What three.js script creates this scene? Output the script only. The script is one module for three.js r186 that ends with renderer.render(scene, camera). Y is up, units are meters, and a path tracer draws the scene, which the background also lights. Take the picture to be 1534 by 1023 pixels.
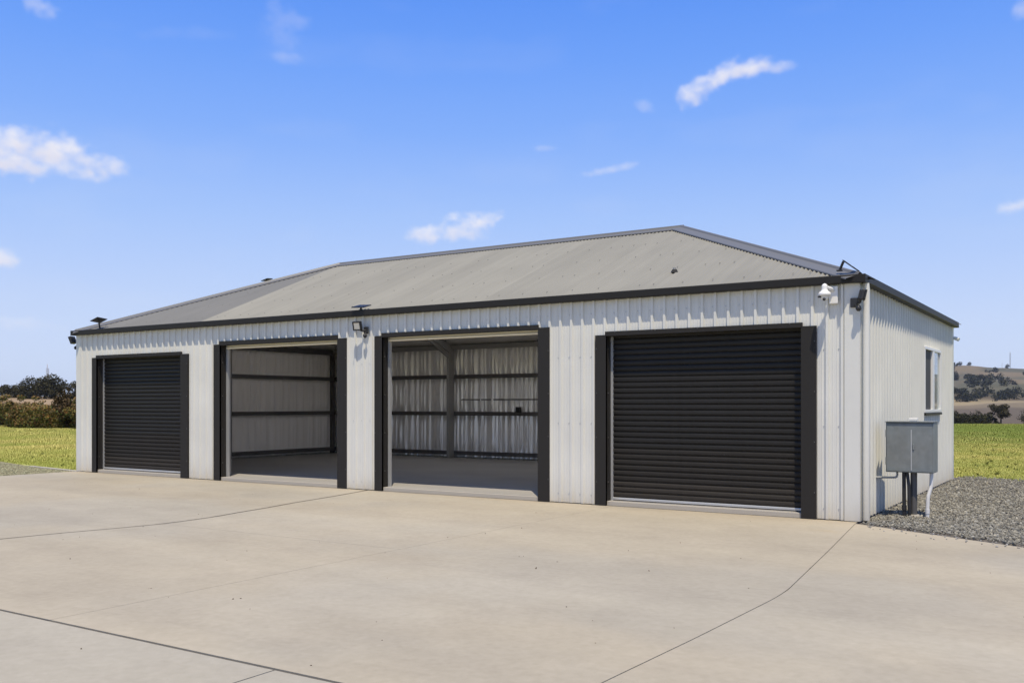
import * as THREE from 'three';
import { mergeGeometries } from 'three/addons/utils/BufferGeometryUtils.js';
import { RoundedBoxGeometry } from 'three/addons/geometries/RoundedBoxGeometry.js';

// ---------------------------------------------------------------- camera, sky, sun, exposure
const scene = new THREE.Scene();
const CAM = new THREE.Vector3(2.736, 1.5, 12.511);
const FWD = new THREE.Vector3(-0.5405, 0, -0.8413).normalize();
const RIGHT = new THREE.Vector3(0.8413, 0, -0.5405).normalize();
const camera = new THREE.PerspectiveCamera(39.9, 1534 / 1023, 0.1, 9000);
camera.position.copy(CAM);
camera.lookAt(CAM.clone().add(FWD));
camera.setViewOffset(1534, 1023, 0, -94.5, 1534, 1023);   // a shift lens: verticals stay upright
camera.updateProjectionMatrix();

const renderer = new THREE.WebGLRenderer({ antialias: true });
renderer.setSize(1024, 682);
renderer.toneMapping = THREE.LinearToneMapping;
renderer.toneMappingExposure = 1.0;
renderer.shadowMap.enabled = true;
renderer.shadowMap.type = THREE.PCFSoftShadowMap;

const SUN_DIR = new THREE.Vector3(0.2254, 0.927, 0.299).normalize();
const sun = new THREE.DirectionalLight(new THREE.Color().setRGB(1.0, 0.885, 0.69), 4.9);
sun.position.copy(SUN_DIR).multiplyScalar(60).add(new THREE.Vector3(-7, 0, 0));
sun.target.position.set(-7, 0, 0);
sun.castShadow = true;
sun.shadow.mapSize.set(4096, 4096);
Object.assign(sun.shadow.camera, { left: -30, right: 30, top: 30, bottom: -30, near: 1, far: 150 });
scene.add(sun, sun.target);

function rng(seed) {
  let a = seed >>> 0;
  return () => { a = (a + 0x6d2b79f5) >>> 0; let t = Math.imul(a ^ (a >>> 15), 1 | a); t = (t + Math.imul(t ^ (t >>> 7), 61 | t)) ^ t; return ((t ^ (t >>> 14)) >>> 0) / 4294967296; };
}
function hash2(x, y) { let h = Math.imul(x, 374761393) + Math.imul(y, 668265263); h = Math.imul(h ^ (h >>> 13), 1274126177); return ((h ^ (h >>> 16)) >>> 0) / 4294967296; }
const fade = (t) => t * t * (3 - 2 * t);
function vnoise(x, y, per = 0) {                              // value noise 0..1, tiling when per > 0
  let ix = Math.floor(x), iy = Math.floor(y); const fx = fade(x - ix), fy = fade(y - iy);
  let jx = ix + 1, jy = iy + 1;
  if (per) { ix = ((ix % per) + per) % per; iy = ((iy % per) + per) % per; jx = ((jx % per) + per) % per; jy = ((jy % per) + per) % per; }
  const a = hash2(ix, iy), b = hash2(jx, iy), c = hash2(ix, jy), d = hash2(jx, jy);
  return a + (b - a) * fx + (c - a) * fy + (a - b - c + d) * fx * fy;
}
function fbm(x, y, oct, per = 0) { let s = 0, a = 0.5, n = 0; for (let i = 0; i < oct; i++) { s += a * vnoise(x, y, per); n += a; x *= 2; y *= 2; per *= 2; a *= 0.5; x += per ? 0 : 17.3; y += per ? 0 : 9.1; } return s / n; }
const clamp = (x, a = 0, b = 1) => Math.min(b, Math.max(a, x));
const smooth = (a, b, x) => fade(clamp((x - a) / (b - a)));
const lerp = (a, b, t) => a + (b - a) * t;
function curve(pts, x) {                                      // piecewise linear
  if (x <= pts[0][0]) return pts[0][1];
  for (let i = 1; i < pts.length; i++) if (x <= pts[i][0]) return lerp(pts[i - 1][1], pts[i][1], (x - pts[i - 1][0]) / (pts[i][0] - pts[i - 1][0]));
  return pts[pts.length - 1][1];
}
const lin = (c) => { c /= 255; return c <= 0.04045 ? c / 12.92 : Math.pow((c + 0.055) / 1.055, 2.4); };

// the sky: clear air, paling towards the horizon, a few small fair weather clouds
{
  const W = 4096, H = 2048, data = new Float32Array(W * H * 4);
  const stops = [[-90, 205, 216, 232], [-1, 214, 226, 248], [1.5, 211, 225, 250], [4.5, 202, 220, 252], [8, 184, 209, 253], [11, 167, 199, 253], [16, 133, 177, 252], [20, 112, 163, 250], [23.5, 96, 151, 246], [35, 96, 144, 222], [90, 98, 138, 202]];
  const ch = [1, 2, 3].map((k) => stops.map((s) => [s[0], lin(s[k])]));
  // each puff: bearing to the right of straight ahead and height above the horizon (degrees), half sizes, tilt, strength
  const puff = [];
  const P = (px, py, rx, ry, tilt, s, seed) => {
    const az = Math.atan((px - 767) / 1409), el = Math.atan((606 - py) / Math.hypot(1409, px - 767)), sc = Math.cos(az) / 1409 * 57.3;
    puff.push({ az: az * 57.3, el: el * 57.3, rx: rx * sc, ry: ry * sc, tilt, s, seed });
  };
  P(30, 228, 66, 36, 0.02, 1, 1); P(84, 222, 64, 28, 0.15, 1, 2); P(140, 243, 56, 18, 0.1, 0.75, 3); P(14, 214, 46, 24, 0, 1, 4); P(60, 250, 88, 15, 0.05, 0.8, 5);
  P(1120, 101, 62, 14, -0.22, 0.95, 6); P(1080, 116, 42, 19, -0.5, 0.95, 7); P(1044, 136, 34, 19, -0.4, 0.85, 8); P(968, 160, 18, 9, 0.3, 0.2, 9); P(1160, 100, 30, 9, 0, 0.5, 31);
  P(700, 339, 48, 23, -0.2, 1, 10); P(660, 350, 50, 14, -0.1, 0.85, 11); P(624, 350, 24, 13, 0.3, 0.4, 12);
  P(60, 10, 26, 16, 0.3, 0.5, 13); P(424, 32, 40, 34, 0.6, 0.16, 14); P(430, 86, 24, 9, 0.1, 0.2, 15); P(912, 254, 40, 7, -0.15, 0.45, 16); P(1528, 308, 28, 14, -0.2, 0.9, 17);
  P(4, 386, 27, 16, 0, 0.9, 18); P(28, 487, 54, 13, 0, 0.28, 19); P(1530, 12, 14, 18, 0, 0.4, 20); P(815, 222, 18, 5, 0, 0.2, 21); P(270, 50, 80, 10, -0.1, 0.05, 22);
  const r = rng(77);
  for (let k = 0; k < 26; k++) { const az = 40 + r() * 280, el = 6 + r() * 40; for (let j = 0; j < 4; j++) puff.push({ az: az + (r() - 0.5) * 7, el: el + (r() - 0.5) * 1.6, rx: 2 + r() * 3, ry: 0.7 + r() * 1.2, tilt: r() - 0.5, s: 0.6 + r() * 0.4, seed: 40 + k * 5 + j }); }
  const yaw = Math.atan2(FWD.z, FWD.x);
  for (let j = 0; j < H; j++) {
    const el = ((j + 0.5) / H - 0.5) * 180;
    const near = puff.filter((p) => Math.abs(p.el - el) < Math.max(p.rx, p.ry) * 2.2 + 1);
    const base = ch.map((c) => curve(c, el));
    for (let i = 0; i < W; i++) {
      let az = (((i + 0.5) / W - 0.5) * 2 * Math.PI - yaw) * 57.29578; while (az < -180) az += 360; while (az > 180) az -= 360;
      let cover = 0, low = 0;
      for (const p of near) {
        let dx = az - p.az; if (dx > 180) dx -= 360; if (dx < -180) dx += 360;
        if (Math.abs(dx) > p.rx * 2.4 + 1) continue;
        const dy = el - p.el, c = Math.cos(p.tilt), s = Math.sin(p.tilt);
        const u = (dx * c - dy * s) / p.rx, v = (dx * s + dy * c) / p.ry;
        const n = fbm(az * 1.1 + p.seed * 7.7, el * 1.5 + p.seed * 3.1, 5), n2 = fbm(az * 3.4 + p.seed, el * 4.2 + 50, 4);
        const q = u * u + v * v + (n - 0.5) * 2.3 + (n2 - 0.5) * 0.55;
        const a = smooth(1.15, -0.6, q) * p.s;
        if (a > 0) { cover = 1 - (1 - cover) * (1 - a); low += a * clamp(0.5 - v * 0.5); }
      }
      const haze = smooth(0.5, 0.85, fbm(az * 0.16 + 9, el * 0.5, 4)) * 0.04 * smooth(0, 6, el);
      const o = (j * W + i) * 4, a = clamp(cover * 0.97), shade = clamp(low / (cover + 0.05)) * 0.16;
      const white = [0.95 - shade, 0.94 - shade, 0.99 - shade * 0.7];
      for (let k = 0; k < 3; k++) data[o + k] = lerp(lerp(base[k], 0.85, haze), white[k], a);
      data[o + 3] = 1;
    }
  }
  const t = new THREE.DataTexture(data, W, H, THREE.RGBAFormat, THREE.FloatType);
  t.mapping = THREE.EquirectangularReflectionMapping; t.magFilter = THREE.LinearFilter; t.minFilter = THREE.LinearFilter; t.needsUpdate = true;
  scene.background = t; scene.environment = t;
}
scene.fog = new THREE.FogExp2(new THREE.Color().setRGB(0.62, 0.7, 0.86), 0.00006);

// ---------------------------------------------------------------- helpers
const used = {};
function numbered(n) { used[n] = (used[n] ?? -1) + 1; return used[n] ? `${n}_${String(used[n]).padStart(3, '0')}` : n; }
function thing(name, label, category, pos = [0, 0, 0], group) {
  const o = new THREE.Group(); o.name = numbered(name); o.position.set(...pos); o.userData = { label, category }; if (group) o.userData.group = group; scene.add(o); return o;
}
function part(name, geo, mat, parent, label) { const m = new THREE.Mesh(Array.isArray(geo) ? merge(geo) : geo, mat); m.name = name; m.castShadow = m.receiveShadow = true; if (label) m.userData.label = label; parent.add(m); return m; }
function struct(name, geo, mat, label) { const m = part(name, geo, mat, scene); m.name = numbered(name); m.userData = { kind: 'structure' }; if (label) m.userData.label = label; return m; }
function clean(g) { g = g.index ? g.toNonIndexed() : g; for (const k of Object.keys(g.attributes)) if (!['position', 'normal', 'uv'].includes(k)) g.deleteAttribute(k); if (!g.attributes.normal) g.computeVertexNormals(); if (!g.attributes.uv) g.setAttribute('uv', new THREE.BufferAttribute(new Float32Array(g.attributes.position.count * 2), 2)); return g; }
function merge(list) { return mergeGeometries(list.map(clean)); }
function bx(x0, x1, y0, y1, z0, z1) { const g = new THREE.BoxGeometry(x1 - x0, y1 - y0, z1 - z0); g.translate((x0 + x1) / 2, (y0 + y1) / 2, (z0 + z1) / 2); return g; }
function rbx(x0, x1, y0, y1, z0, z1, r = 0.01, s = 2) { const g = new RoundedBoxGeometry(x1 - x0, y1 - y0, z1 - z0, s, r); g.translate((x0 + x1) / 2, (y0 + y1) / 2, (z0 + z1) / 2); return g; }
function tube(pts, r, seg = 12, n = 24) { return new THREE.TubeGeometry(new THREE.CatmullRomCurve3(pts.map((p) => new THREE.Vector3(...p)), false, 'catmullrom', 0.3), n, r, seg, false); }
function rod(a, b, r, seg = 12, r2 = r) { const A = new THREE.Vector3(...a), B = new THREE.Vector3(...b), d = B.clone().sub(A); const g = new THREE.CylinderGeometry(r2, r, d.length(), seg); g.applyQuaternion(new THREE.Quaternion().setFromUnitVectors(new THREE.Vector3(0, 1, 0), d.normalize())); g.translate((A.x + B.x) / 2, (A.y + B.y) / 2, (A.z + B.z) / 2); return g; }
function bar(a, b, w, h, up = [0, 1, 0]) {                    // a rectangular bar between two points
  const A = new THREE.Vector3(...a), B = new THREE.Vector3(...b), d = B.clone().sub(A), L = d.length(); d.normalize();
  const U = new THREE.Vector3(...up), X = new THREE.Vector3().crossVectors(U, d).normalize(), Y = new THREE.Vector3().crossVectors(d, X);
  const g = new THREE.BoxGeometry(w, h, L); g.applyMatrix4(new THREE.Matrix4().makeBasis(X, Y, d)); g.translate((A.x + B.x) / 2, (A.y + B.y) / 2, (A.z + B.z) / 2); return g;
}
function sweep(profile, dir, from, to) {                      // quads joining a profile (list of [p, y]) swept in x (dir 'x') or z
  const pos = [], uv = []; let run = 0;
  for (let i = 0; i + 1 < profile.length; i++) {
    const [p, q] = [profile[i], profile[i + 1]], step = Math.hypot(q[0] - p[0], q[1] - p[1]);
    const c = (pt, l) => dir === 'x' ? [l, pt[1], pt[0]] : [pt[0], pt[1], l];
    const A = c(p, from), B = c(q, from), C = c(q, to), D = c(p, to);
    pos.push(...A, ...B, ...C, ...A, ...C, ...D); uv.push(from, run, from, run + step, to, run + step, from, run, to, run + step, to, run); run += step;
  }
  const g = new THREE.BufferGeometry(); g.setAttribute('position', new THREE.Float32BufferAttribute(pos, 3)); g.setAttribute('uv', new THREE.Float32BufferAttribute(uv, 2)); g.computeVertexNormals(); return g;
}
function at(px, py, d) { const x = (px - 767) / 1409 * d; return CAM.clone().addScaledVector(FWD, d).addScaledVector(RIGHT, x).setY(1.5 - (py - 606) / 1409 * d); }
function noiseMap(size, fn, repeat, srgb = false) {          // fn(u, v) -> [r, g, b] linear 0..1
  const d = new Uint8Array(size * size * 4);
  for (let j = 0; j < size; j++) for (let i = 0; i < size; i++) { const c = fn(i / size, j / size); for (let k = 0; k < 3; k++) d[(j * size + i) * 4 + k] = clamp(c[k]) * 255; d[(j * size + i) * 4 + 3] = 255; }
  const t = new THREE.DataTexture(d, size, size); t.wrapS = t.wrapT = THREE.RepeatWrapping; t.magFilter = THREE.LinearFilter; t.minFilter = THREE.LinearMipmapLinearFilter; t.generateMipmaps = true; t.repeat.set(repeat, repeat); if (srgb) t.colorSpace = THREE.SRGBColorSpace; t.needsUpdate = true; return t;
}
const rgb = (r, g, b) => new THREE.Color().setRGB(r, g, b);
const std = (o) => new THREE.MeshStandardMaterial({ side: THREE.DoubleSide, ...o });

// ---------------------------------------------------------------- materials
const grimeMap = noiseMap(512, (u, v) => { const n = 0.86 + 0.14 * fbm(u * 6, v * 3, 5, 6) - 0.02 * smooth(0.55, 0.8, fbm(u * 40, v * 2, 3, 40)); return [n, n, n]; }, 0.33);
const wallMap = noiseMap(1024, (u, v) => { const n = 0.86 + 0.14 * fbm(u * 6, v * 6, 5, 6), y = v * 3.2, w = fbm(u * 48, v * 20, 4, 0) * 0.5 + fbm(u * 9, 3, 3, 9) * 0.5, d = Math.exp(-y / (0.05 + 0.16 * w)) * (0.35 + 0.65 * w) * 0.42; return [n * (1 - d * 0.55), n * (1 - d * 0.72), n * (1 - d * 0.95)]; }, 1); wallMap.repeat.set(0.33, 1 / 3.2);
const speckMap = noiseMap(512, (u, v) => { const n = 0.8 + 0.2 * fbm(u * 24, v * 24, 4, 24); return [n, n * 0.995, n * 0.985]; }, 0.5);
const roofMap = noiseMap(512, (u, v) => { const n = 0.9 + 0.16 * (fbm(u * 40, v * 3, 4, 0) - 0.5) * fade(clamp(Math.min(u, 1 - u, v, 1 - v) * 10)) + 0.16 * (fbm(u * 4, v * 4, 4, 4) - 0.5); return [n, n, n * 0.99]; }, 0.25);
const concreteMap = noiseMap(1024, (u, v) => {
  const a = fbm(u * 5, v * 5, 6, 5), b = fbm(u * 64, v * 64, 3, 64), c = fbm(u * 4 + 3, v * 40, 4, 0), w = fade(clamp(Math.min(u, 1 - u) * 12)), p = vnoise(u * 300, v * 300, 300);
  let n = 0.8 + 0.15 * (a - 0.5) + 0.10 * (b - 0.5) + 0.05 * (c - 0.5) * w; if (p > 0.965) n -= 0.12; if (p < 0.03) n += 0.05; return [n, n * (0.995 + 0.01 * a), n * (0.985 + 0.02 * b)];
}, 0.36);
const concreteBump = noiseMap(512, (u, v) => { const n = 0.5 * fbm(u * 48, v * 48, 4, 48) + 0.5 * fbm(u * 6, v * 6, 4, 6); return [n, n, n]; }, 0.6);
const matt = (o) => new THREE.MeshPhysicalMaterial({ side: THREE.DoubleSide, specularIntensity: 0.4, ...o });
const M = {
  wall: std({ color: rgb(0.722, 0.716, 0.66), roughness: 0.5, metalness: 0.0, map: wallMap }),
  trim: matt({ color: rgb(0.026, 0.024, 0.0215), roughness: 0.6 }),
  gutter: matt({ color: rgb(0.022, 0.0205, 0.0185), roughness: 0.5 }),
  slat: matt({ color: rgb(0.0235, 0.0225, 0.021), roughness: 0.48, map: speckMap }),
  roof: std({ color: rgb(0.265, 0.255, 0.217), roughness: 0.6, map: roofMap }),
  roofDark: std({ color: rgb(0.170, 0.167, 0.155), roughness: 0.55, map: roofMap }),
  cap: std({ color: rgb(0.14, 0.138, 0.135), roughness: 0.45 }),
  cream: std({ color: rgb(0.85, 0.78, 0.62), roughness: 0.5 }),
  galv: std({ color: rgb(0.62, 0.63, 0.63), roughness: 0.42, metalness: 0.5, map: speckMap }),
  boxSteel: std({ color: rgb(0.255, 0.275, 0.272), roughness: 0.55, metalness: 0.2, map: noiseMap(512, (u, v) => { const n = 0.72 + 0.28 * fbm(u * 10, v * 10, 5, 10), m = fbm(u * 3, v * 3, 3, 3); return [n * (0.95 + 0.1 * m), n, n * (1.04 - 0.08 * m)]; }, 1) }),
  steel: std({ color: rgb(0.11, 0.105, 0.1), roughness: 0.5, metalness: 0.2 }),
  frameSteel: std({ color: rgb(0.34, 0.33, 0.31), roughness: 0.5, metalness: 0.2 }),
  foil: std({ color: rgb(0.95, 0.93, 0.9), roughness: 0.34, metalness: 0.5 }),
  foilMatt: std({ color: rgb(0.95, 0.91, 0.86), roughness: 0.6, metalness: 0.05 }),
  floor: matt({ color: rgb(0.33, 0.318, 0.30), roughness: 0.7, map: speckMap }),
  sill: std({ color: rgb(0.5, 0.46, 0.39), roughness: 0.9, map: concreteMap }),
  black: std({ color: rgb(0.022, 0.022, 0.024), roughness: 0.45 }),
  rubber: std({ color: rgb(0.02, 0.02, 0.02), roughness: 0.85 }),
  white: std({ color: rgb(0.78, 0.77, 0.74), roughness: 0.35 }),
  pvc: std({ color: rgb(0.68, 0.67, 0.65), roughness: 0.4 }),
  conduit: std({ color: rgb(0.35, 0.36, 0.36), roughness: 0.5 }),
  lens: std({ color: rgb(0.75, 0.70, 0.58), roughness: 0.25 }),
  panel: matt({ color: rgb(0.02, 0.025, 0.045), roughness: 0.45 }),
  glass: new THREE.MeshPhysicalMaterial({ color: rgb(0.9, 0.95, 0.95), roughness: 0.02, transmission: 1, thickness: 0, ior: 1.5, side: THREE.DoubleSide }),
  diffuser: new THREE.MeshPhysicalMaterial({ color: rgb(0.95, 0.93, 0.88), roughness: 1, transmission: 0.9, thickness: 0, side: THREE.DoubleSide }),
  screen: std({ color: rgb(0.055, 0.055, 0.058), roughness: 0.8 }),
  concrete: matt({ color: rgb(0.488, 0.43, 0.335), roughness: 0.85, map: concreteMap, bumpMap: concreteBump, bumpScale: 0.0025, vertexColors: true }),
  joint: std({ color: rgb(0.05, 0.047, 0.043), roughness: 1 }),
};

M.slatDusty = [[0.042, 0.037, 0.031], [0.028, 0.0255, 0.0225]].map((c) => matt({ color: rgb(...c), roughness: 0.65, map: speckMap }));
// ---------------------------------------------------------------- the land
const bearing = (x, z) => { const dx = x - CAM.x, dz = z - CAM.z; return Math.atan2(dx * RIGHT.x + dz * RIGHT.z, dx * FWD.x + dz * FWD.z); };
const PR = [[0, 0], [74, 0], [95, -0.5], [130, -1.7], [300, -4.9], [430, -3.4], [600, -2.4], [800, 0.2], [930, 2.2], [1000, 4], [1100, 18], [1300, 29], [1600, 46], [1900, 66], [2200, 88], [2400, 91], [2800, 78], [4200, 30], [6000, 20]];
const PL = [[0, 0], [72, 0], [110, 0.1], [200, 1.4], [330, 4], [500, 6.2], [700, 6], [1200, 2], [6000, 0]];
function landY(d, a) {
  const wr = smooth(0.18, 0.36, a) * (1 - smooth(1.7, 2.4, a)), wl = smooth(-0.1, -0.35, a) * (1 - smooth(-1.7, -2.4, a));
  const dd = d / Math.max(0.5, Math.cos(clamp(a, -1, 1)));
  const k = d * Math.cos(clamp(a, -0.9, 0.9));
  let y = wr * curve(PR, k) + wl * curve(PL, k);
  const far = smooth(120, 900, d);
  y += far * wr * (fbm(a * 9 + 3, d / 500, 4) - 0.5) * Math.min(30, d * 0.012) + far * wl * (fbm(a * 7, d / 400, 3) - 0.5) * 3;
  y += smooth(1500, 2200, d) * wr * (-9 * smooth(0.47, 0.40, a) + 3 * Math.sin(a * 30));
  return y;
}
{
  const rings = []; for (let d = 1.5; d < 6000; d *= 1.055) rings.push(d);
  const NA = 900, pos = [], col = [], uv = [], idx = [];
  for (let i = 0; i < rings.length; i++) for (let k = 0; k <= NA; k++) {
    const a = -Math.PI + 2 * Math.PI * k / NA, d = rings[i];
    const x = CAM.x + d * (Math.cos(a) * FWD.x + Math.sin(a) * RIGHT.x), z = CAM.z + d * (Math.cos(a) * FWD.z + Math.sin(a) * RIGHT.z);
    pos.push(x, landY(d, a) - 0.06, z); uv.push(x, z);
    const f = d * Math.cos(clamp(a, -1.2, 1.2)), n = fbm(x * 0.05 + 40, z * 0.05, 4), m = fbm(x * 0.01, z * 0.01, 4);
    let c = [0.43 + 0.16 * (n - 0.5), 0.445 + 0.12 * (n - 0.5), 0.13];                              // green paddock
    const out = smooth(70, 72, f + (n - 0.5) * 3) * (a > 0 ? 1 : smooth(80, 100, f));
    let dry = a > 0 ? [0.115, 0.083, 0.044] : [0.36, 0.25, 0.13];
    if (a > 0) {
      const s = smooth(640, 720, f) * (1 - smooth(985, 1010, f)) * (0.45 + 0.55 * smooth(820, 900, f)); dry = dry.map((v, i) => lerp(v, [0.33, 0.255, 0.13][i], s * 0.9));
      const h = smooth(1000, 1100, f), tan = smooth(0.42, 0.6, fbm(a * 40 + 5, d / 260, 4)); dry = dry.map((v, i) => lerp(v, lerp([0.09, 0.082, 0.036][i], [0.19, 0.14, 0.068][i], tan), h));
    }
    c = c.map((v, i) => lerp(v, dry[i] * (0.85 + 0.3 * m), out)); col.push(...c);
    if (i && k) { const p = i * (NA + 1) + k, q = p - NA - 1; idx.push(q - 1, p, q, q - 1, p - 1, p); }
  }
  const g = new THREE.BufferGeometry(); g.setAttribute('position', new THREE.Float32BufferAttribute(pos, 3)); g.setAttribute('color', new THREE.Float32BufferAttribute(col, 3)); g.setAttribute('uv', new THREE.Float32BufferAttribute(uv, 2)); g.setIndex(idx); g.computeVertexNormals();
  struct('ground', g, std({ color: 0xffffff, vertexColors: true, roughness: 1, map: noiseMap(512, (u, v) => { const n = 0.6 + 0.4 * fbm(u * 20, v * 20, 5, 20); return [n, n, n]; }, 0.25) }), 'open paddocks running out to low hills');
}

// concrete apron: slabs parted by saw cuts and one wide joint
{
  const drive = new THREE.Group(); drive.name = numbered('driveway'); drive.userData = { kind: 'structure', label: 'pale concrete apron of large slabs in front of the shed' }; scene.add(drive);
  const JB = [[0, -8.3], [0.13, -8.27], [2.22, -7.84], [4.14, -7.40], [4.97, -7.38], [5.68, -7.53], [6.33, -7.69], [6.76, -7.76], [8.75, -7.95]];
  const JC = [[0, -0.04], [0.26, -0.02], [2.6, 0.25], [4.9, 0.50], [5.3, 0.51], [6.78, 0.46], [7.99, 0.40], [8.75, 0.37]];
  const wob = (z, s) => (fbm(z * 1.7 + s, s, 3) - 0.5) * 0.05;
  const ZA = 8.75;
  const slab = (xl, xr, z0, z1, gap) => {
    const us = (L) => { const n = Math.max(2, Math.round(L / 0.22)), o = [0, 0.006 / L]; for (let i = 1; i < n; i++) o.push(i / n); o.push(1 - 0.006 / L, 1); return o; };
    const U = us(Math.abs(xr(4) - xl(4))), V = us(Math.abs(z1 - z0(2)));
    const pos = [], col = [], uv = [], idx = [];
    const put = (x, y, z) => {
      pos.push(x, y, z); uv.push(x, z);
      const big = fbm(x * 0.22 + 20, z * 0.3 + 7, 4), mid = fbm(x * 0.9 + 3, z * 1.1, 4), streak = fbm(x * 0.35 + z * 0.2, z * 2.6 - x * 0.5, 4), grey = smooth(0.45, 0.66, fbm(x * 0.3 - 9, z * 0.4 + 31, 4));
      let k = 0.94 + 0.13 * (big - 0.5) + 0.12 * (mid - 0.5) + 0.12 * (streak - 0.5);
      let c = [k, k, k * 0.985].map((v, i) => lerp(v, v * [0.95, 0.985, 1.05][i], grey * 0.8));
      if (z > ZA) c = c.map((v, i) => v * [0.95, 0.985, 1.045][i] * 0.97);
      const rust = smooth(0.28, 0.05, Math.hypot(x + 0.21, (z - 1.12) * 1.3) + (mid - 0.5) * 0.35); c = c.map((v, i) => v * lerp(1, [0.96, 0.86, 0.68][i], rust * 0.8));
      const wallDust = smooth(0.9, 0.0, z) * (0.5 + 0.5 * mid); c = c.map((v, i) => v * lerp(1, [1.02, 0.99, 0.96][i], wallDust));
      col.push(...c);
    };
    const xy = (u, v) => { const x0 = lerp(xl(2), xr(2), u), z = lerp(z0(x0), z1, v); return [lerp(xl(z) + gap, xr(z) - gap, u), z]; };
    for (let j = 0; j < V.length; j++) for (let i = 0; i < U.length; i++) {
      const [x, z] = xy(U[i], V[j]); const edge = i === 0 || j === 0 || i === U.length - 1 || j === V.length - 1;
      put(x, edge ? -0.003 : 0, z);
      if (i && j) { const p = j * U.length + i, q = p - U.length; idx.push(q - 1, p, q, q - 1, p - 1, p); }
    }
    const ring = []; const nu = U.length, nv = V.length;
    for (let i = 0; i < nu; i++) ring.push(i); for (let j = 1; j < nv; j++) ring.push(j * nu + nu - 1); for (let i = nu - 2; i >= 0; i--) ring.push((nv - 1) * nu + i); for (let j = nv - 2; j >= 0; j--) ring.push(j * nu);
    const base = pos.length / 3; ring.forEach((k) => put(pos[k * 3], -0.075, pos[k * 3 + 2]));
    for (let i = 0; i + 1 < ring.length; i++) idx.push(ring[i], base + i, ring[i + 1], ring[i + 1], base + i, base + i + 1);
    const g = new THREE.BufferGeometry(); g.setAttribute('position', new THREE.Float32BufferAttribute(pos, 3)); g.setAttribute('color', new THREE.Float32BufferAttribute(col, 3)); g.setAttribute('uv', new THREE.Float32BufferAttribute(uv, 2)); g.setIndex(idx);
    const ng = g.toNonIndexed(); g.computeVertexNormals(); part('slab', g, M.concrete, drive);
  };
  const K = (v) => () => v, jb = (o) => (z) => curve(JB, z) + wob(z, 3) + o, jc = (o) => (z) => curve(JC, z) + o, jm = (o) => (z) => -3.52 + wob(z, 9) * 0.3 + o;
  const zw = 0.006;
  slab(K(-17.0), jb(-0.024), K(zw), ZA - 0.012, 0.002);
  slab(jb(0.024), jm(0), K(zw), 4.93, 0.0006);
  slab(jb(0.024), jm(0), K(4.9325), ZA - 0.012, 0.0006);
  slab(jm(0), jc(0), K(zw), ZA - 0.012, 0.0006);
  slab(jc(0.0005), K(13), (x) => 0.1 + 0.6 * Math.max(0.05, x), ZA + 0.6, 0.0015);
  slab(K(-17.0), K(-9.3), K(ZA + 0.012), 21, 0.003);
  slab(K(-9.3), K(-1.27), K(ZA + 0.012), 21, 0.003);
  slab(K(-1.27), K(13), K(ZA + 0.63), 21, 0.003);
  slab(K(-1.27), jc(0), K(ZA + 0.012), ZA + 0.625, 0.003);
  const dirt = (f, w, y, color, z0, label) => { const pos = [], idx = []; let i = 0; for (let z = z0; z < ZA - 0.02; z += 0.1, i++) { const x = f(z); pos.push(x - w, y, z, x + w, y, z); if (i) idx.push(2 * i - 2, 2 * i, 2 * i + 1, 2 * i - 2, 2 * i + 1, 2 * i - 1); } const g = new THREE.BufferGeometry(); g.setAttribute('position', new THREE.Float32BufferAttribute(pos, 3)); g.setIndex(idx); g.computeVertexNormals(); struct('joint_dirt', clean(g), std({ color, roughness: 1 }), label); };
  dirt(jb(0), 0.03, -0.009, rgb(0.15, 0.11, 0.075), 0.01, 'brown dirt packed in the joint between the left slabs');
  dirt(jc(0), 0.005, -0.0045, rgb(0.17, 0.14, 0.105), 0.2, 'pale dust in the saw cut running to the right corner of the shed');
  dirt(jm(0), 0.006, -0.004, rgb(0.27, 0.23, 0.17), 0.02, 'pale dust in the faint saw cut across the middle of the apron');
  struct('joint_filler', bx(-16.95, 12.9, -0.05, -0.04, 0.03, 20.9).translate(0, 0, 0), M.joint, 'dark filler in the joints between the concrete slabs');
}

// gravel beside the shed, dry verge and lawn edge
const XR = -0.04, XL = -16.9, DEPTH = 8.2, FLOOR = 0.07;
function flatPoly(pts, y) { const s = new THREE.Shape(pts.map(([x, z]) => new THREE.Vector2(x, -z))); const g = new THREE.ShapeGeometry(s); g.rotateX(-Math.PI / 2); g.translate(0, y, 0); return g; }
const gravelMap = noiseMap(1024, (u, v) => { const a = vnoise(u * 70, v * 70, 70), b = vnoise(u * 140 + 7, v * 140, 140), n = 0.35 + 0.65 * (0.6 * a + 0.4 * b); return [n, n * 0.975, n * 0.95]; }, 0.7);
const gravelBump = noiseMap(1024, (u, v) => { const a = vnoise(u * 70, v * 70, 70), b = vnoise(u * 140 + 7, v * 140, 140), n = 0.6 * a + 0.4 * b; return [n, n, n]; }, 0.7);
const MGravel = std({ color: rgb(0.22, 0.2, 0.18), roughness: 1, map: gravelMap, bumpMap: gravelBump, bumpScale: 0.02 });
struct('gravel', flatPoly([[-0.04, 0.1], [0.1, 0.13], [10, 6.07], [10, -5.2], [-0.06, -9.0], [-3, -10.4], [-3, -8.2], [-0.04, -8.2]], -0.02), MGravel, 'grey crushed stone along the right wall of the shed');
struct('verge', flatPoly([[-17.0, -0.05], [-19.4, -0.45], [-24, -1.7], [-27, -0.5], [-23, 6], [-17.0, 9]], -0.02), std({ color: rgb(0.36, 0.33, 0.19), roughness: 1, map: gravelMap, bumpMap: gravelBump, bumpScale: 0.02 }), 'worn dry verge between the lawn and the concrete');
struct('kerb', bar([-16.96, -0.03, -0.06], [-19.6, -0.03, -0.46], 0.10, 0.07), M.sill, 'thin pale concrete edging strip at the left end of the shed');

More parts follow.
